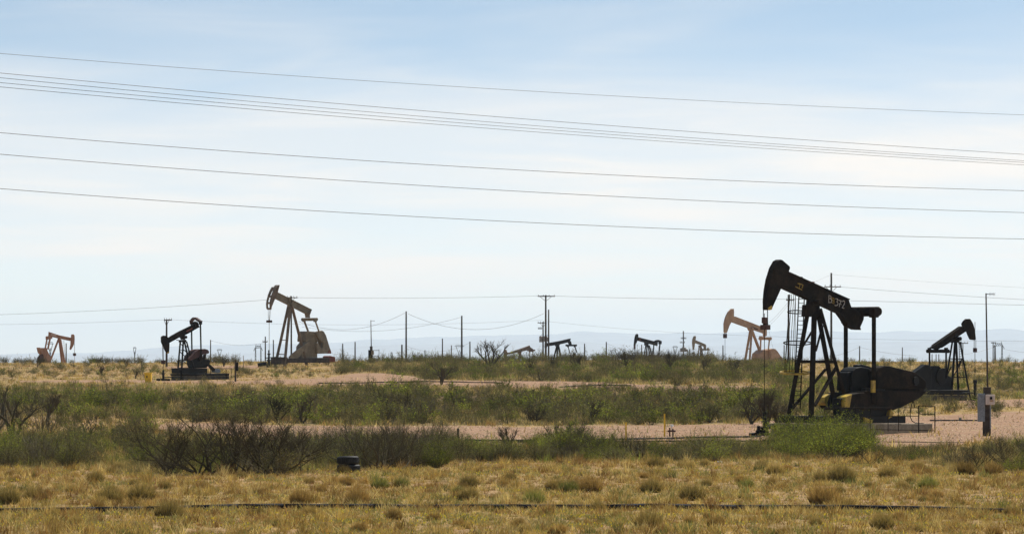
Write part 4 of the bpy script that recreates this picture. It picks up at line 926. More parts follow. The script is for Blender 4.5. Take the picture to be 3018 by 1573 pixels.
# ------------------------------------------------------------------ vegetation meshes
def ribbons(Pn, Wd, rs):
    """Pn (n,k,3) polylines, Wd (n,k) widths -> quads"""
    n, k, _ = Pn.shape; ang = rs.rand(n) * math.pi * 2
    side = np.stack([np.cos(ang), np.sin(ang), np.zeros(n)], -1)[:, None, :] * Wd[:, :, None] * .5
    V = np.stack([Pn - side, Pn + side], 2).reshape(-1, 3)
    b = (np.arange(n)[:, None] * k + np.arange(k - 1)[None, :]) * 2
    return V, np.stack([b, b + 1, b + 3, b + 2], -1).reshape(-1, 4)
def shrub_parts(seed, H, Rr, nst, ntw, nleaf, leaf, bare=False, stemw=.022, spread=1.):
    """unit of metres; returns stems (V,F,tint) and leaves (V,F,tint)"""
    rs = np.random.RandomState(seed)
    az = rs.rand(nst) * 2 * math.pi; out = (rs.rand(nst) ** .6) * Rr; hh = H * (.38 + .62 * rs.rand(nst)) * np.sqrt(np.clip(1 - (out / Rr) ** 2 * .55, .1, 1))
    k = 6; tt = np.linspace(0, 1, k)
    base = np.stack([np.cos(az) * out * .18, np.sin(az) * out * .18, np.full(nst, -.03)], -1)
    P0 = np.zeros((nst, k, 3)); bend = .5 + .9 * rs.rand(nst)
    P0[:, :, 0] = base[:, None, 0] + np.cos(az)[:, None] * out[:, None] * (tt[None] ** bend[:, None]) * .9
    P0[:, :, 1] = base[:, None, 1] + np.sin(az)[:, None] * out[:, None] * (tt[None] ** bend[:, None]) * .9
    P0[:, :, 2] = hh[:, None] * tt[None] ** .9 - .03
    wh = rs.rand(nst) < .24; P0[wh, :, 2] *= 1.45; P0[wh, :, :2] *= .8
    jit = rs.randn(nst, k, 3) * .045 * H * tt[None, :, None]; jit[:, 0] = 0; P0 += jit
    Wd = (stemw * (1 - .75 * tt))[None] * (.6 + .8 * rs.rand(nst))[:, None]
    V1, F1 = ribbons(P0, Wd, rs)
    si = rs.randint(0, nst, ntw); tb = .25 + .7 * rs.rand(ntw); f = tb * (k - 1); i0 = f.astype(int); fr = (f - i0)[:, None]
    st = P0[si, i0] * (1 - fr) + P0[si, np.minimum(i0 + 1, k - 1)] * fr
    d = rs.randn(ntw, 3) * .8; d[:, 2] = np.abs(d[:, 2]) * .7 + .35; d[:, :2] += st[:, :2] / max(Rr, .1) * .8; d /= np.linalg.norm(d, axis=1)[:, None]
    ln = H * (.12 + .25 * rs.rand(ntw)); kk = 4; t2 = np.linspace(0, 1, kk)
    P2 = st[:, None, :] + d[:, None, :] * (ln[:, None] * t2[None])[:, :, None]
    P2 += rs.randn(ntw, kk, 3) * .03 * H * t2[None, :, None]
    V2, F2 = ribbons(P2, (stemw * .45 * (1 - .6 * t2))[None] * np.ones((ntw, 1)), rs)
    SV = np.concatenate([V1, V2]); SF = np.concatenate([F1, F2 + len(V1)])
    ST = np.repeat((.65 + .7 * rs.rand(len(SV) // 2)), 2)[:, None] * np.ones(3)
    if nleaf == 0: return (SV, SF, ST), None
    wi = rs.randint(0, ntw, nleaf); tl = rs.rand(nleaf); f = tl * (kk - 1); i0 = f.astype(int); fr = (f - i0)[:, None]
    lp = P2[wi, i0] * (1 - fr) + P2[wi, np.minimum(i0 + 1, kk - 1)] * fr + rs.randn(nleaf, 3) * .035 * H ** .5
    lp[:, 2] = np.maximum(lp[:, 2], .02)
    a = rs.randn(nleaf, 3); a /= np.linalg.norm(a, axis=1)[:, None]; b = rs.randn(nleaf, 3); b -= (a * b).sum(1)[:, None] * a; b /= np.linalg.norm(b, axis=1)[:, None]
    s = leaf * (.6 + .8 * rs.rand(nleaf))[:, None]
    LV = np.stack([lp - a * s * .5, lp + b * s * .35, lp + a * s * .5, lp - b * s * .35], 1).reshape(-1, 3)
    LF = np.arange(nleaf * 4).reshape(-1, 4)
    br = .35 + 1.3 * rs.rand(nleaf) ** 1.3; hue = rs.rand(nleaf)
    LT = np.stack([br * (.85 + .35 * hue), br, br * (.9 - .2 * hue)], -1); LT = np.repeat(LT, 4, 0)
    return (SV, SF, ST), (LV, LF, LT)
def combine(parts, mats):
    V = []; Fc = []; T = []; mi = []; n = 0
    for i, p in enumerate(parts):
        if p is None: continue
        V.append(p[0]); Fc.append(p[1] + n); T.append(p[2]); mi.append(np.full(len(p[1]), i)); n += len(p[0])
    return np.concatenate(V), np.concatenate(Fc), np.concatenate(T), np.concatenate(mi)
KIND = {'green': dict(H=1.0, R=.85, near=(60, 330, 3400, .027), far=(24, 120, 760, .058), mats=(M_twig, M_gleaf)),
        'olive': dict(H=1.0, R=.85, near=(75, 420, 1900, .025), far=(28, 170, 430, .052), mats=(M_twig, M_oleaf)),
        'bare': dict(H=1.0, R=.80, near=(60, 520, 0, .03), far=(22, 170, 0, .03), mats=(M_twigd, M_oleaf))}
NAMES = {'green': ('green_shrub', 'shrub'), 'olive': ('olive_shrub', 'shrub'), 'bare': ('bare_shrub', 'shrub')}
NV = 6; LIB = {}
for kd, K in KIND.items():
    for v in range(NV):
        for lod in ('near', 'far'):
            nst, ntw, nl, lf = K[lod]
            LIB[kd, v, lod] = shrub_parts(hash((len(kd), v)) % 9999 + (5 if lod == 'far' else 0) + {'green': 100, 'olive': 200, 'bare': 300}[kd], 1.0, K['R'] * (.85 + .3 * ((v * 7) % 5) / 5), nst, ntw, nl, lf, stemw=.016 if lod == 'near' else .026)
LM = {}
for (kd, v, lod), (st, lv) in LIB.items():
    if lod == 'near':
        LM[kd, v, 'stems'] = np_mesh('stems', st[0], st[1], [KIND[kd]['mats'][0]], st[2])
        if lv: LM[kd, v, 'foliage'] = np_mesh('foliage', lv[0], lv[1], [KIND[kd]['mats'][1]], lv[2])
    V, Fc, T, mi = combine((st, lv), None); LM[kd, v, lod] = np_mesh(NAMES[kd][0], V, Fc, list(KIND[kd]['mats']), T, mi)

# bands of shrubs: (x0, x1, base y0, y1, count, Hmin, Hmax, (green, olive, bare), width factor, place phrase)
BANDS = [
 (-330, 450, 1308, 1378, 115, .75, 1.25, (.62, .28, .10), 1.1, 'front'),
 (420, 960, 1330, 1390, 55, .7, 1.15, (.4, .5, .12), 1.1, 'front'),
 (430, 960, 1352, 1402, 15, .9, 1.5, (0, .2, .8), 1.25, 'front'),
 (930, 1310, 1318, 1382, 95, .75, 1.25, (.25, .5, .25), 1.1, 'front'),
 (1290, 2270, 1318, 1362, 200, .5, .85, (.42, .50, .08), 1.3, 'front'),
 (1600, 1790, 1325, 1345, 12, 1.1, 1.5, (.5, .3, .2), 1.0, 'front'),
 (2295, 2550, 1302, 1352, 70, .9, 1.55, (.95, .1, .02), 1.1, 'front'),
 (2400, 2540, 1290, 1312, 8, .9, 1.25, (.2, .4, .4), 1.0, 'front'),
 (2560, 2800, 1328, 1362, 40, .35, .6, (.3, .6, .1), 1.3, 'front'),
 (2780, 3350, 1318, 1398, 70, .45, .9, (.15, .5, .35), 1.2, 'front'),
 (-320, 150, 1235, 1300, 22, 1.5, 2.5, (0, .1, .9), 1.0, 'mid'),
 (150, 620, 1232, 1304, 70, .5, 1.05, (.15, .55, .3), 1.1, 'mid'),
 (-320, 1000, 1156, 1205, 270, .95, 1.40, (.62, .30, .08), 1.2, 'mid'),
 (-320, 1000, 1200, 1242, 85, .6, 1.2, (.35, .45, .20), 1.2, 'mid'),
 (560, 1250, 1195, 1250, 130, .9, 1.4, (.40, .42, .18), 1.2, 'mid'),
 (1000, 2270, 1168, 1212, 200, .8, 1.4, (.38, .45, .17), 1.2, 'mid'),
 (1200, 2270, 1205, 1252, 230, .8, 1.35, (.30, .55, .15), 1.2, 'mid'),
 (950, 2270, 1135, 1170, 130, .6, 1.1, (.40, .42, .18), 1.2, 'mid'),
 (2190, 2330, 1225, 1256, 14, 1.2, 1.7, (0, .1, .9), 1.0, 'mid'),
 (2270, 2520, 1125, 1238, 75, .8, 1.3, (.45, .40, .15), 1.2, 'mid'),
 (2480, 3350, 1105, 1160, 210, .6, 1.1, (.45, .45, .10), 1.2, 'mid'),
 (2640, 2830, 1185, 1232, 24, .5, .9, (.45, .35, .2), 1.2, 'mid'),
 (2800, 3350, 1200, 1236, 60, .8, 1.1, (.2, .65, .15), 1.2, 'mid'),
 (1000, 2350, 1078, 1126, 470, .8, 1.3, (.34, .48, .18), 1.3, 'far'),
 (2440, 3350, 1069, 1106, 190, .45, .8, (.3, .5, .2), 1.3, 'far'),
 (-320, 1000, 1075, 1114, 290, .35, .85, (.15, .55, .30), 1.3, 'far'),
 (-320, 3350, 1064, 1072, 300, .5, .95, (.2, .5, .3), 1.2, 'far'),
 (1000, 2350, 1063, 1072, 200, .8, 1.5, (.2, .45, .35), 1.2, 'far'),
 (250, 420, 1064, 1072, 40, .7, 1.3, (0, .3, .7), 1.1, 'far'), (590, 700, 1064, 1072, 30, .7, 1.4, (0, .3, .7), 1.1, 'far'), (-50, 130, 1062, 1070, 34, .7, 1.3, (0, .4, .6), 1.1, 'far'), (1220, 1360, 1062, 1068, 30, .9, 1.6, (0, .3, .7), 1.1, 'far'),
 (1660, 2120, 1062, 1070, 80, 1.1, 2.0, (0, .2, .8), 1.1, 'far'),
 (-320, 1000, 1120, 1150, 40, .5, .9, (.3, .4, .3), 1.1, 'mid')]
rs = np.random.RandomState(77); plants = []
for (x0, x1, y0, y1, n, h0, h1, wts, wf, where) in BANDS:
    for _ in range(n):
        px = rs.uniform(x0, x1); py = rs.uniform(y0, y1)
        if in_sand(np.array([px]), np.array([py]))[0] and rs.rand() > .03: continue
        q = P(px, py)
        # kinds gather in patches
        pn = .5 + .5 * math.sin(q[0] * .31 + 2.1 * math.sin(q[1] * .06)) * math.sin(q[1] * .13 + .7 + .15 * q[0])
        w = np.array([wts[0] * (.10 + 1.15 * pn ** 1.5), wts[1] * (1.5 - .6 * pn), wts[2] * (1.6 - pn)]); w /= w.sum()
        kd = ('green', 'olive', 'bare')[rs.choice(3, p=w)]
        H = rs.uniform(h0, h1) * (1.0 if kd != 'bare' else 1.12) * (.75 + .5 * rs.rand() ** 2)
        if y0 == 1156: H *= .55 + .5 * (py - 1156) / 49
        if where == 'far' and 2150 < px < 2330 and py < 1075: H *= .6
        plants.append((q, kd, H, wf, where, H * F / q[1]))
# named one-off shrubs
SPECIAL = [(1448, 1086, 'bare', 3.9, 'large bare mesquite tree on the skyline right of the bare poles'), (1700, 1094, 'bare', 2.3, 'bare dark mesquite below the short pole right of the black pumpjack'),
           (1848, 1098, 'bare', 2.6, 'dark spreading bare mesquite below the small black pumpjack'), (1980, 1096, 'bare', 2.8, 'bare mesquite at the foot of the pole with transformers'), (2165, 1100, 'bare', 1.8, 'dark rounded bare mesquite left of the salmon pumpjack legs'),
           (1300, 1134, 'bare', 2.4, 'bare branching mesquite at the right end of the pink sand patch'), (1785, 1162, 'bare', 1.3, 'low bare mesquite by the dead grey branch'), (1120, 1385, 'bare', 2.15, 'tall dry mesquite behind the stacked tyres'),
           (1175, 1380, 'bare', 1.9, 'slanting dry mesquite to the right of the stacked tyres'), (2875, 1385, 'bare', 1.3, 'bare twiggy bush in the grass near the right edge'), (2985, 1375, 'bare', 1.35, 'bare twiggy bush closest to the right edge'),
           (370, 1076, 'bare', 1.5, 'bare brush on the skyline left of the small dark pumpjack'), (110, 1076, 'bare', 1.6, 'bare brush at the foot of the rust red pumpjack'), (660, 1076, 'bare', 1.4, 'bare brush on the skyline right of the small dark pumpjack'),
           (40, 1290, 'bare', 2.9, 'tall dark bare mesquite against the left edge'), (135, 1245, 'bare', 2.2, 'bare mesquite with a leaning branch near the left edge'),
           (820, 1240, 'bare', 1.9, 'crooked dark mesquite rising from green scrub behind the bare thicket'), (892, 1246, 'bare', 2.0, 'slim crooked mesquite with forked top above the left end of the pink track'),
           (1575, 1246, 'bare', 1.2, 'small dark mesquite at the far edge of the pink track below the crossarm pole'), (1745, 1248, 'bare', 1.5, 'dark mesquite at the far edge of the track left of the yellow posts'), (2090, 1246, 'bare', 1.4, 'low spreading mesquite beyond the track right of the yellow posts'),
           (2215, 1250, 'bare', 1.9, 'leftmost dark mesquite at the foot of the large pumpjack legs'), (2262, 1256, 'bare', 2.3, 'tall dark mesquite touching the ladder side of the large pumpjack'), (2300, 1262, 'bare', 1.7, 'dark mesquite under the front legs of the large pumpjack'),
           (1640, 1330, 'bare', 1.5, 'bare twigs rising from the leafy mound in front of the track'), (1500, 1328, 'bare', 1.2, 'thin bare bush in front of the track by the short charred post'), (250, 1300, 'bare', 1.4, 'bare bush in the gap left of the mesquite thicket'),
           (1560, 1104, 'bare', 1.9, 'bare mesquite below the transformers of the shorter pole'), (1630, 1092, 'bare', 1.7, 'bare mesquite below the beam of the black pumpjack behind the tall pole'), (2075, 1092, 'bare', 1.6, 'bare mesquite below the small far tan pumpjack'),
           (2560, 1366, 'bare', .9, 'small bare bush in the grass edge below the foundation'), (300, 1108, 'bare', 1.4, 'bare bush in the dry grass right of the rust red pumpjack'), (400, 1116, 'bare', 1.2, 'bare bush just left of the yellow container'),
           (1690, 1345, 'green', 1.5, 'tallest leafy shrub in front of the pink track'),
           (500, 1392, 'bare', 2.2, 'leftmost bush of the bare mesquite thicket at the grass edge'), (590, 1398, 'bare', 2.5, 'second bush from the left in the bare mesquite thicket'), (690, 1398, 'bare', 2.7, 'middle bush of the bare mesquite thicket, the tallest one'),
           (780, 1400, 'bare', 2.5, 'bush with low crooked limb in the bare mesquite thicket'), (860, 1394, 'bare', 2.1, 'rightmost bush of the bare mesquite thicket before the tyres')]
PHR = {('green', 'front'): 'leafy bright green shrub in the scrub row bordering the dry grass', ('olive', 'front'): 'greyish olive shrub in the scrub row bordering the dry grass', ('bare', 'front'): 'leafless twiggy shrub in the scrub row bordering the dry grass',
       ('green', 'mid'): 'leafy green shrub in the wide scrub belt beyond the pink track', ('olive', 'mid'): 'greyish olive shrub in the wide scrub belt beyond the pink track', ('bare', 'mid'): 'leafless twiggy shrub in the wide scrub belt beyond the pink track',
       ('green', 'far'): 'small far green shrub on the rise under the skyline', ('olive', 'far'): 'small far greyish shrub on the rise under the skyline', ('bare', 'far'): 'small far leafless shrub on the rise under the skyline'}
plants.sort(key=lambda p: -p[5]); cnt = {'green': 0, 'olive': 0, 'bare': 0}; rest = []
LIM = {'green': 290, 'olive': 290, 'bare': 270}
for q, kd, H, wf, where, size in plants:
    if cnt[kd] >= LIM[kd]: rest.append((q, kd, H, wf)); continue
    cnt[kd] += 1; v = rs.randint(NV); rz = rs.uniform(0, 6.28); scl = (H * wf * rs.uniform(.85, 1.2), H * wf * rs.uniform(.85, 1.2), H)
    near = where == 'front'
    if near and size > 62:
        root = empty(NAMES[kd][0], tuple(q)); root.rotation_euler = (0, 0, rz); root.scale = scl
        for pt in ('stems', 'foliage'):
            if (kd, v, pt) in LM: c = bpy.data.objects.new(pt, LM[kd, v, pt]); COL.objects.link(c); c.parent = root
    else:
        root = bpy.data.objects.new(NAMES[kd][0], LM[kd, v, 'near' if near else 'far']); COL.objects.link(root); root.location = tuple(q); root.rotation_euler = (0, 0, rz); root.scale = scl
    ph = PHR[kd, where]; tag(root, ph, 'shrub', {'front': 'shrubs bordering the dry grass', 'mid': 'shrubs of the belt beyond the track', 'far': 'far shrubs on the rise'}[where] + ', ' + {'green': 'green', 'olive': 'olive', 'bare': 'leafless'}[kd])
# bigger branching mesquites: forked limbs as solid tapering tubes
def mesquite(seed, H, Rr, low=False):
    rn = random.Random(seed); m_ = MB(); tips = []
    def limb(p, d, L, r, lev):
        n = 4; q = p
        for i in range(n):
            d = (d + Vector((rn.gauss(0, .22), rn.gauss(0, .22), rn.gauss(.05, .14)))).normalized(); q2 = q + d * L / n; r2 = r * .86
            m_.tube(tuple(q), tuple(q2), r, r2, 5, False); q = q2; r = r2
            if lev < 4 and i > 0:
                for _ in range(1 if lev < 2 else 2):
                    if rn.random() < .8:
                        dd = (d + Vector((rn.gauss(0, .75), rn.gauss(0, .75), rn.gauss(.15, .35)))).normalized(); limb(q, dd, L * rn.uniform(.45, .7), r * .62, lev + 1)
        if lev < 4: limb(q, d, L * .5, r, lev + 1)
    for k in range(rn.randint(9, 12) if low else rn.randint(4, 6)):
        a = rn.uniform(0, 6.28); e = rn.uniform(.35, 1.1) * (2.1 if low else 1); b0_ = Vector((rn.gauss(0, .35), rn.gauss(0, .2), -.05)) if low else Vector((0, 0, -.05))
        limb(b0_, Vector((math.cos(a) * Rr / H * e, math.sin(a) * Rr / H * e, .8)).normalized(), H * rn.uniform(.4, .6), (.030 if low else .075) * H / 2, 1)
    V = np.array(m_.V); zmax = V[:, 2].max(); V *= H / zmax
    return V, m_.F
for i, (px, py, kd, H, lb) in enumerate(SPECIAL):
    q = P(px, py, 500)
    if kd == 'bare':
        V, Fc = mesquite(40 + i, H, H * (.6 if py > 1150 else .34), py > 1350); o = link_mesh('mesquite_bush', V, Fc, M_limb, None, tuple(q)); me = o.data
        a = me.color_attributes.new('tint', 'FLOAT_COLOR', 'POINT'); a.data.foreach_set('color', np.ones(len(me.vertices) * 4, np.float32))
    else: o = bpy.data.objects.new('leafy_bush', LM[kd, 2, 'near']); COL.objects.link(o); o.location = tuple(q); o.scale = (H * .9, H * .9, H)
    tag(o, lb, 'bush')
# what is left of the scrub: one mass
Vs = []; Fs = []; Ts = []; n = 0
CB = {'green': ((.135, .165, .036), (.10, .082, .052)), 'olive': ((.125, .115, .056), (.10, .082, .052)), 'bare': ((.1, .1, .1), (.085, .068, .044))}
for q, kd, H, wf in rest:
    st, lv = LIB[kd, rs.randint(NV), 'far']; a = rs.uniform(0, 6.28); R2 = np.array([[math.cos(a), -math.sin(a), 0], [math.sin(a), math.cos(a), 0], [0, 0, 1]])
    j = .75 + .5 * rs.rand()
    for k_, part in ((1, st), (0, lv)):
        if part is None: continue
        V = (part[0] @ R2.T) * np.array([H * wf, H * wf, H]) + q; Vs.append(V); Fs.append(part[1] + n); Ts.append(part[2] * np.array(CB[kd][k_]) * j); n += len(V)
me = np_mesh('scrub_thicket', np.concatenate(Vs), np.concatenate(Fs), [M_stuffleaf], np.concatenate(Ts)); o = bpy.data.objects.new('scrub_thicket', me); COL.objects.link(o)
tag(o, 'mass of far low scrub filling the belts up to the skyline', 'scrub', kind='stuff')

# ------------------------------------------------------------------ grass
def blades(n, d0, d1, h0, h1, w, seed, pal, wts, clump=0.0, pw=1.0, sand_keep=.06, lean=.5, per=14):
    rs = np.random.RandomState(seed)
    D = d0 + (d1 - d0) * rs.rand(n) ** pw; px = rs.uniform(-950, 3960, n); X = (px - HX) * D / F
    nc_ = max(1, n // per); ci = rs.randint(0, nc_, n); cx_, cd_ = X.copy(), D.copy(); cr = rs.rand(nc_); chh = .55 + .9 * rs.rand(nc_) ** 2; cb = .60 + .66 * rs.rand(nc_)
    X = cx_[ci] + rs.randn(n) * clump; D = cd_[ci] + rs.randn(n) * clump
    z = gz(X, D); qx, qy = to_px(X, D, z); keep = (~in_sand(qx, qy)) | (rs.rand(n) < sand_keep)
    dens = .5 + .5 * np.sin(X * 1.3 + 2 * np.sin(D * .7)) * np.sin(D * 1.1 + 1.5 * np.sin(X * .5)); keep &= rs.rand(n) < .45 + .55 * dens
    X, D, z, dens, ci = X[keep], D[keep], z[keep], dens[keep], ci[keep]; n = len(X)
    h = (h0 + (h1 - h0) * rs.rand(n) ** 1.6) * (.7 + .6 * dens) * chh[ci]; a = rs.rand(n) * 6.283; ww = w * (.5 + rs.rand(n)) / 2
    bx, by = np.cos(a) * ww, np.sin(a) * ww; lx, ly = rs.randn(n) * lean * h, rs.randn(n) * lean * h
    V = np.stack([np.stack([X - bx, D - by, z - .01], -1), np.stack([X + bx, D + by, z - .01], -1), np.stack([X + lx, D + ly, z + h], -1)], 1).reshape(-1, 3)
    patch = .5 + .5 * np.sin(X * .35 + 1.3 * np.sin(D * .21)) * np.sin(D * .27 + .8 * np.sin(X * .17))
    pw_ = np.array(wts)[None, :] * np.ones((n, 1)); pw_[:, -1] *= patch * 2; pw_[:, -2] *= (1 - patch) * 2; cs = np.cumsum(pw_, 1); cs /= cs[:, -1:]
    ki = (np.where(rs.rand(n) < .8, cr[ci], rs.rand(n))[:, None] > cs).sum(1).clip(0, len(pal) - 1)
    c = np.array(pal)[ki] * ((.75 + .5 * rs.rand(n)) * cb[ci])[:, None]
    return V, np.repeat(c, 3, 0)
PAL = [(.46, .315, .12), (.56, .42, .21), (.35, .215, .08), (.26, .145, .065), (.18, .18, .07)]
V1, T1 = blades(800000, 87, 168, .04, .22, .022, 5, PAL, (.33, .18, .22, .16, .14), clump=.07, lean=.7, per=26)
me = np_mesh('dry_grass', V1, np.arange(len(V1)).reshape(-1, 3), [M_straw], T1); o = bpy.data.objects.new('dry_grass', me); COL.objects.link(o); tag(o, 'short straw coloured grass covering the front of the field', 'grass', kind='stuff')
V1, T1 = blades(120000, 87, 166, .10, .38, .024, 15, PAL, (.26, .14, .28, .22, .16), clump=.10, lean=.32, per=95)
me = np_mesh('tufted_grass', V1, np.arange(len(V1)).reshape(-1, 3), [M_straw], T1); o = bpy.data.objects.new('tufted_grass', me); COL.objects.link(o); tag(o, 'ragged taller tufts mixed through the short straw grass', 'grass', kind='stuff')
V1, T1 = blades(520000, 165, 580, .08, .42, .055, 6, PAL, (.32, .20, .20, .14, .16), clump=.2, pw=1.15, lean=.5, per=20)
me = np_mesh('distant_grass', V1, np.arange(len(V1)).reshape(-1, 3), [M_straw], T1); o = bpy.data.objects.new('distant_grass', me); COL.objects.link(o); tag(o, 'dry yellow grass among the shrubs out to the skyline', 'grass', kind='stuff')
V1, T1 = blades(28000, 104.2, 107.2, .06, .26, .02, 9, PAL, (.34, .24, .2, .12, .1), clump=.09, lean=.5, per=60)
me = np_mesh('tall_grass', V1, np.arange(len(V1)).reshape(-1, 3), [M_straw], T1); o = bpy.data.objects.new('tall_grass', me); COL.objects.link(o); tag(o, 'taller straw grass growing along and over the black pipe', 'grass', kind='stuff')
# stones on the caliche
rs = np.random.RandomState(57); n = 60000; D = rs.uniform(195, 262, n); X = (rs.uniform(-300, 3400, n) - HX) * D / F; z = gz(X, D); qx, qy = to_px(X, D, z); k = in_sand(qx, qy)
k &= rs.rand(n) < .25 + .75 * (np.sin(X * .6 + D) * np.sin(X * .13 + 1) > 0); X, D, z = X[k], D[k], z[k]; n = len(X); s_ = .015 + .06 * rs.rand(n) ** 3; a = rs.rand(n) * 6.28
c3 = [np.stack([X + s_ * np.cos(a + q), D + s_ * np.sin(a + q), z - .005], -1) for q in (0, 2.09, 4.19)] + [np.stack([X, D, z + s_ * .8], -1)]
V = np.stack(c3, 1).reshape(-1, 3); b4 = np.arange(n)[:, None] * 4; Fa = np.concatenate([b4 + [0, 1, 3], b4 + [1, 2, 3], b4 + [2, 0, 3]], 0)
c = np.where(rs.rand(n)[:, None] < .5, np.array([[.16, .11, .075]]), np.array([[.36, .26, .17]])) * (.7 + .6 * rs.rand(n))[:, None]
me = np_mesh('gravel', V, Fa, [M_stone], np.repeat(c, 4, 0)); o = bpy.data.objects.new('gravel', me); COL.objects.link(o); tag(o, 'small loose stones strewn over the pink track', 'gravel', kind='stuff')
def brush(n, y0, y1, h0, h1, w, seed, per, clump, poly, pal):
    rs = np.random.RandomState(seed); nc_ = n // per; cx_ = []; tries = 0
    cpx = rs.uniform(-400, 3420, nc_ * 3); cpy = rs.uniform(y0, y1, nc_ * 3); k = in_polys(cpx, cpy, [poly]); cpx, cpy = cpx[k][:nc_], cpy[k][:nc_]
    C_ = np.array([P(a, b_) for a, b_ in zip(cpx, cpy)]); nc_ = len(C_); ci = rs.randint(0, nc_, n)
    X = C_[ci, 0] + rs.randn(n) * clump; D = C_[ci, 1] + rs.randn(n) * clump; z = gz(X, D)
    qx, qy = to_px(X, D, z); k = ~in_sand(qx, qy); X, D, z, ci = X[k], D[k], z[k], ci[k]; n = len(X)
    hc = .45 + .9 * rs.rand(nc_) ** 2; h = (h0 + (h1 - h0) * rs.rand(n) ** 1.5) * hc[ci]; a = rs.rand(n) * 6.283; ww = w * (.5 + rs.rand(n)) / 2; bx, by = np.cos(a) * ww, np.sin(a) * ww
    lx, ly = rs.randn(n) * .28 * h, rs.randn(n) * .28 * h
    V = np.stack([np.stack([X - bx, D - by, z - .02], -1), np.stack([X + bx, D + by, z - .02], -1), np.stack([X + lx, D + ly, z + h], -1)], 1).reshape(-1, 3)
    pt = .5 + .5 * np.sin(C_[:, 0] * .33 + 2 * np.sin(C_[:, 1] * .06)) * np.sin(C_[:, 1] * .12 + 1); ki = ((.55 * rs.rand(nc_) + .45 * pt) * len(pal)).astype(int).clip(0, len(pal) - 1)
    c = np.array(pal)[ki][ci] * (.6 + .8 * rs.rand(n))[:, None]; return V, np.repeat(c, 3, 0)
BP = [(.12, .095, .060), (.19, .15, .092), (.33, .24, .115), (.15, .125, .065), (.40, .295, .14), (.165, .145, .07), (.27, .205, .105), (.19, .18, .065), (.23, .24, .065), (.31, .32, .085)]
VV = []; TT = []
for args in ((120000, 1262, 1402, .08, .50, .024, 41, 60, .22, BELT[2], BP), (150000, 1105, 1254, .10, .62, .045, 42, 46, .34, BELT[0], BP), (52000, 1064, 1132, .12, .7, .065, 43, 36, .5, BELT[1], BP)):
    V1, T1 = brush(*args); VV.append(V1); TT.append(T1)
V1 = np.concatenate(VV); me = np_mesh('undergrowth', V1, np.arange(len(V1)).reshape(-1, 3), [M_straw], np.concatenate(TT)); o = bpy.data.objects.new('undergrowth', me); COL.objects.link(o)
tag(o, 'low olive and brown brush filling the gaps between the shrubs', 'undergrowth', kind='stuff')
# low weeds with yellow flowers
rs = np.random.RandomState(31); n = 26000; cx = []
nc_ = 420; CPX = rs.uniform(-350, 3380, nc_); CPY = np.where(rs.rand(nc_) < .35, rs.uniform(1368, 1410, nc_), np.where(rs.rand(nc_) < .5, rs.uniform(1500, 1560, nc_), rs.uniform(1400, 1600, nc_)))
CP = np.array([P(a, b_) for a, b_ in zip(CPX, CPY)]); ci = rs.randint(0, nc_, n); X = CP[ci, 0] + rs.randn(n) * .3; Y = CP[ci, 1] + rs.randn(n) * .22; h = .02 + .10 * rs.rand(n)
z = gz(X, Y) + h; a = rs.rand(n) * 6.28; s = .022; fl = rs.rand(n) < .20
V = np.stack([np.stack([X - np.cos(a) * s, Y - np.sin(a) * s, z - .01], -1), np.stack([X + np.cos(a) * s, Y + np.sin(a) * s, z - .01], -1), np.stack([X, Y, z + .04], -1)], 1).reshape(-1, 3)
c = np.where(fl[:, None], np.array([[.66, .50, .05]]), np.array([[.28, .25, .11]]) * (.7 + .6 * rs.rand(n))[:, None])
me = np_mesh('flowering_weeds', V, np.arange(len(V)).reshape(-1, 3), [M_straw], np.repeat(c, 3, 0)); o = bpy.data.objects.new('flowering_weeds', me); COL.objects.link(o); tag(o, 'low weeds dotted with tiny yellow flowers in the dry grass', 'weeds', kind='stuff')
# bunchgrass tussocks
def tussock_mesh(seed, n, base_c, top_c, name):
    rs = np.random.RandomState(seed); a = rs.rand(n) * 6.28; rr = rs.rand(n) ** .5; el = 1.5 - rr * .62
    L = (.62 + .45 * rs.rand(n)) * (1 - .42 * rr ** 2); k = 3; t_ = np.array([0, .55, 1.])
    b = np.stack([np.cos(a) * rr * .62, np.sin(a) * rr * .62, np.full(n, -.04)], -1)
    d = np.stack([np.cos(a) * np.cos(el), np.sin(a) * np.cos(el), np.sin(el)], -1)
    Pn = b[:, None] + d[:, None] * (L[:, None] * t_[None])[:, :, None]; Pn[:, 2, 2] -= .10 * rs.rand(n); Pn[:, 2, :2] += rs.randn(n, 2) * .07
    V, Fc = ribbons(Pn, (.026 * np.array([1, .8, .1]))[None] * np.ones((n, 1)), rs)
    mixv = np.array([0, .5, 1.])[None] * np.ones((n, 1)); mixv = (mixv * 1.1 - .12 + .18 * rs.randn(n, 1)).clip(0, 1); mixv = np.repeat(mixv.reshape(-1), 2)[:, None]
    T = (np.array(base_c) * (1 - mixv) + np.array(top_c) * mixv) * np.repeat(.7 + .6 * rs.rand(n), 6)[:, None]
    return np_mesh(name, V, Fc, [M_tuss], T)
TM = [tussock_mesh(s_, 1100, (.065, .072, .026), (.46, .32, .14), 'grass_tussock') for s_ in (1, 2, 3)] + [tussock_mesh(s_, 1100, (.11, .08, .03), (.43, .27, .115), 'grass_tussock') for s_ in (4, 5)] + [tussock_mesh(s_, 800, (.055, .075, .02), (.30, .28, .10), 'grass_tussock') for s_ in (6, 7)]
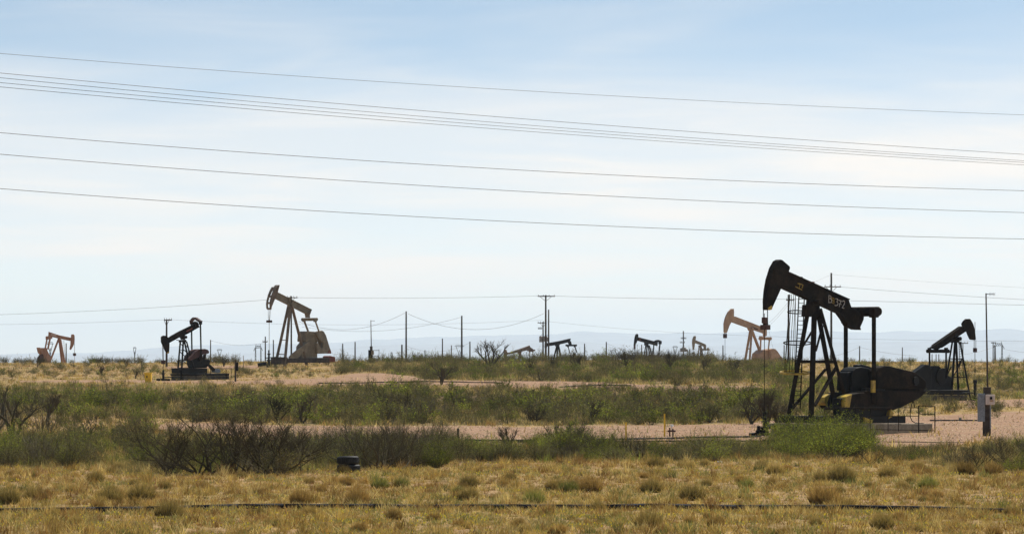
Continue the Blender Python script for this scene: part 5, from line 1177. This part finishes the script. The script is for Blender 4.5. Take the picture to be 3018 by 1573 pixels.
TU = [(322,1482,.42,0,'wide tan bunchgrass clump just left of the roundest one above the black pipe'), (416,1474,.46,0,'roundest tan and green bunchgrass clump above the black pipe at left'), (498,1530,.42,1,'green centred bunchgrass clump just below the black pipe at left'), (23,1486,.42,2,'bunchgrass clump against the left edge above the pipe'),
      (100,1474,.36,1,'bunchgrass clump second from the left edge above the pipe'), (281,1420,.34,0,'dark centred bunchgrass clump below the green scrub at left'), (1054,1482,.40,3,'orange brown bunchgrass clump above the pipe right of the tyres'), (885,1482,.36,4,'brownish bunchgrass clump above the pipe below the tyres'),
      (1382,1436,.36,2,'upper clump of the paired green bunchgrass in mid foreground'), (1380,1474,.36,1,'lower clump of the paired green bunchgrass in mid foreground'), (1350,1456,.24,5,'small dark green grass tuft between the paired clumps'), (1933,1376,.38,0,'bunchgrass clump touching the scrub edge below the yellow posts'),
      (1575,1484,.36,6,'flat green bunchgrass clump above the pipe in mid foreground'), (1635,1444,.36,2,'dark bunchgrass clump in the middle of the grass'), (1675,1452,.36,6,'green bunchgrass clump beside the dark one in the middle'), (1740,1450,.42,4,'broad reddish bunchgrass clump in the middle of the grass'),
      (1921,1452,.40,0,'tan bunchgrass clump between the broad reddish one and the next to the right'), (2040,1474,.44,0,'wide tan bunchgrass clump above the pipe below the big pumpjack head'), (1910,1556,.38,1,'dark bunchgrass clump below the pipe right of centre'), (2285,1398,.38,0,'bunchgrass clump below the green bush at its left end'),
      (2420,1420,.34,1,'small dark bunchgrass clump left of the large paired one'), (2480,1420,.52,0,'largest golden bunchgrass clump below the big pumpjack'), (2618,1408,.40,1,'compact golden bunchgrass clump below the foundation'), (2735,1440,.36,5,'green spiky grass clump below the meter post'),
      (2430,1488,.52,3,'tall reddish brown bunchgrass clump above the pipe at right'), (2845,1398,.42,3,'dark brown bunchgrass clump in the brush left of the right edge'), (2925,1398,.40,3,'dark brown bunchgrass clump in the brush near the right edge'), (2705,1385,.32,0,'small golden bunchgrass clump below the track at right'),
      (2600,1560,.34,1,'dark grass clump at the bottom edge at right'), (1020,1430,.30,4,'small brown bunchgrass clump just below the stacked tyres'), (1120,1440,.34,5,'bright green grass clump right of the tyres'), (1185,1436,.30,6,'small green grass clump second right of the tyres'), (2200,1440,.3,5,'green grass clump between the golden ones at right')]
def tuss(px, py, s_, k, lb, grp=None):
    q = P(px, py); q[2] -= .01; o = bpy.data.objects.new('grass_tussock', TM[k]); COL.objects.link(o); o.location = tuple(q); o.rotation_euler = (0, 0, px); o.scale = (s_ * 1.12, s_ * 1.12, s_ * 1.6); tag(o, lb, 'grass clump', grp)
for a in TU: tuss(*a)
for i in range(110):
    px, py = rs.uniform(-350, 3370), 1375 + 210 * rs.rand() ** 1.1; tuss(px, py, rs.uniform(.12, .26), rs.randint(5), 'small nondescript bunchgrass tuft scattered in the dry grass', 'small tufts in the dry grass')

# ------------------------------------------------------------------ haze: the air itself
m_ = MB((0, 0, 0)); m_.box((0, 14700, 95), 36000, 30400, 290); hz = m_.build('haze', []) if False else None
me = bpy.data.meshes.new('haze'); X0, X1, Y0, Y1, Z0, Z1 = -32000, 32000, -500, 50000, -60, 460
me.from_pydata([(x, y, z) for z in (Z0, Z1) for x, y in ((X0, Y0), (X1, Y0), (X1, Y1), (X0, Y1))], [], [(3, 2, 1, 0), (4, 5, 6, 7), (0, 1, 5, 4), (1, 2, 6, 5), (2, 3, 7, 6), (3, 0, 4, 7)])
hm, t = new_mat('pale_air'); pv = nd(t, 'ShaderNodeVolumePrincipled'); pv.inputs['Color'].default_value = (.72, .86, 1.0, 1); pv.inputs['Density'].default_value = 4e-5; pv.inputs['Anisotropy'].default_value = .2
o_ = nd(t, 'ShaderNodeOutputMaterial'); t.links.new(pv.outputs[0], o_.inputs['Volume']); me.materials.append(hm)
hz = bpy.data.objects.new('haze', me); COL.objects.link(hz); tag(hz, 'pale blue haze filling the air over the plain', 'haze', kind='stuff')
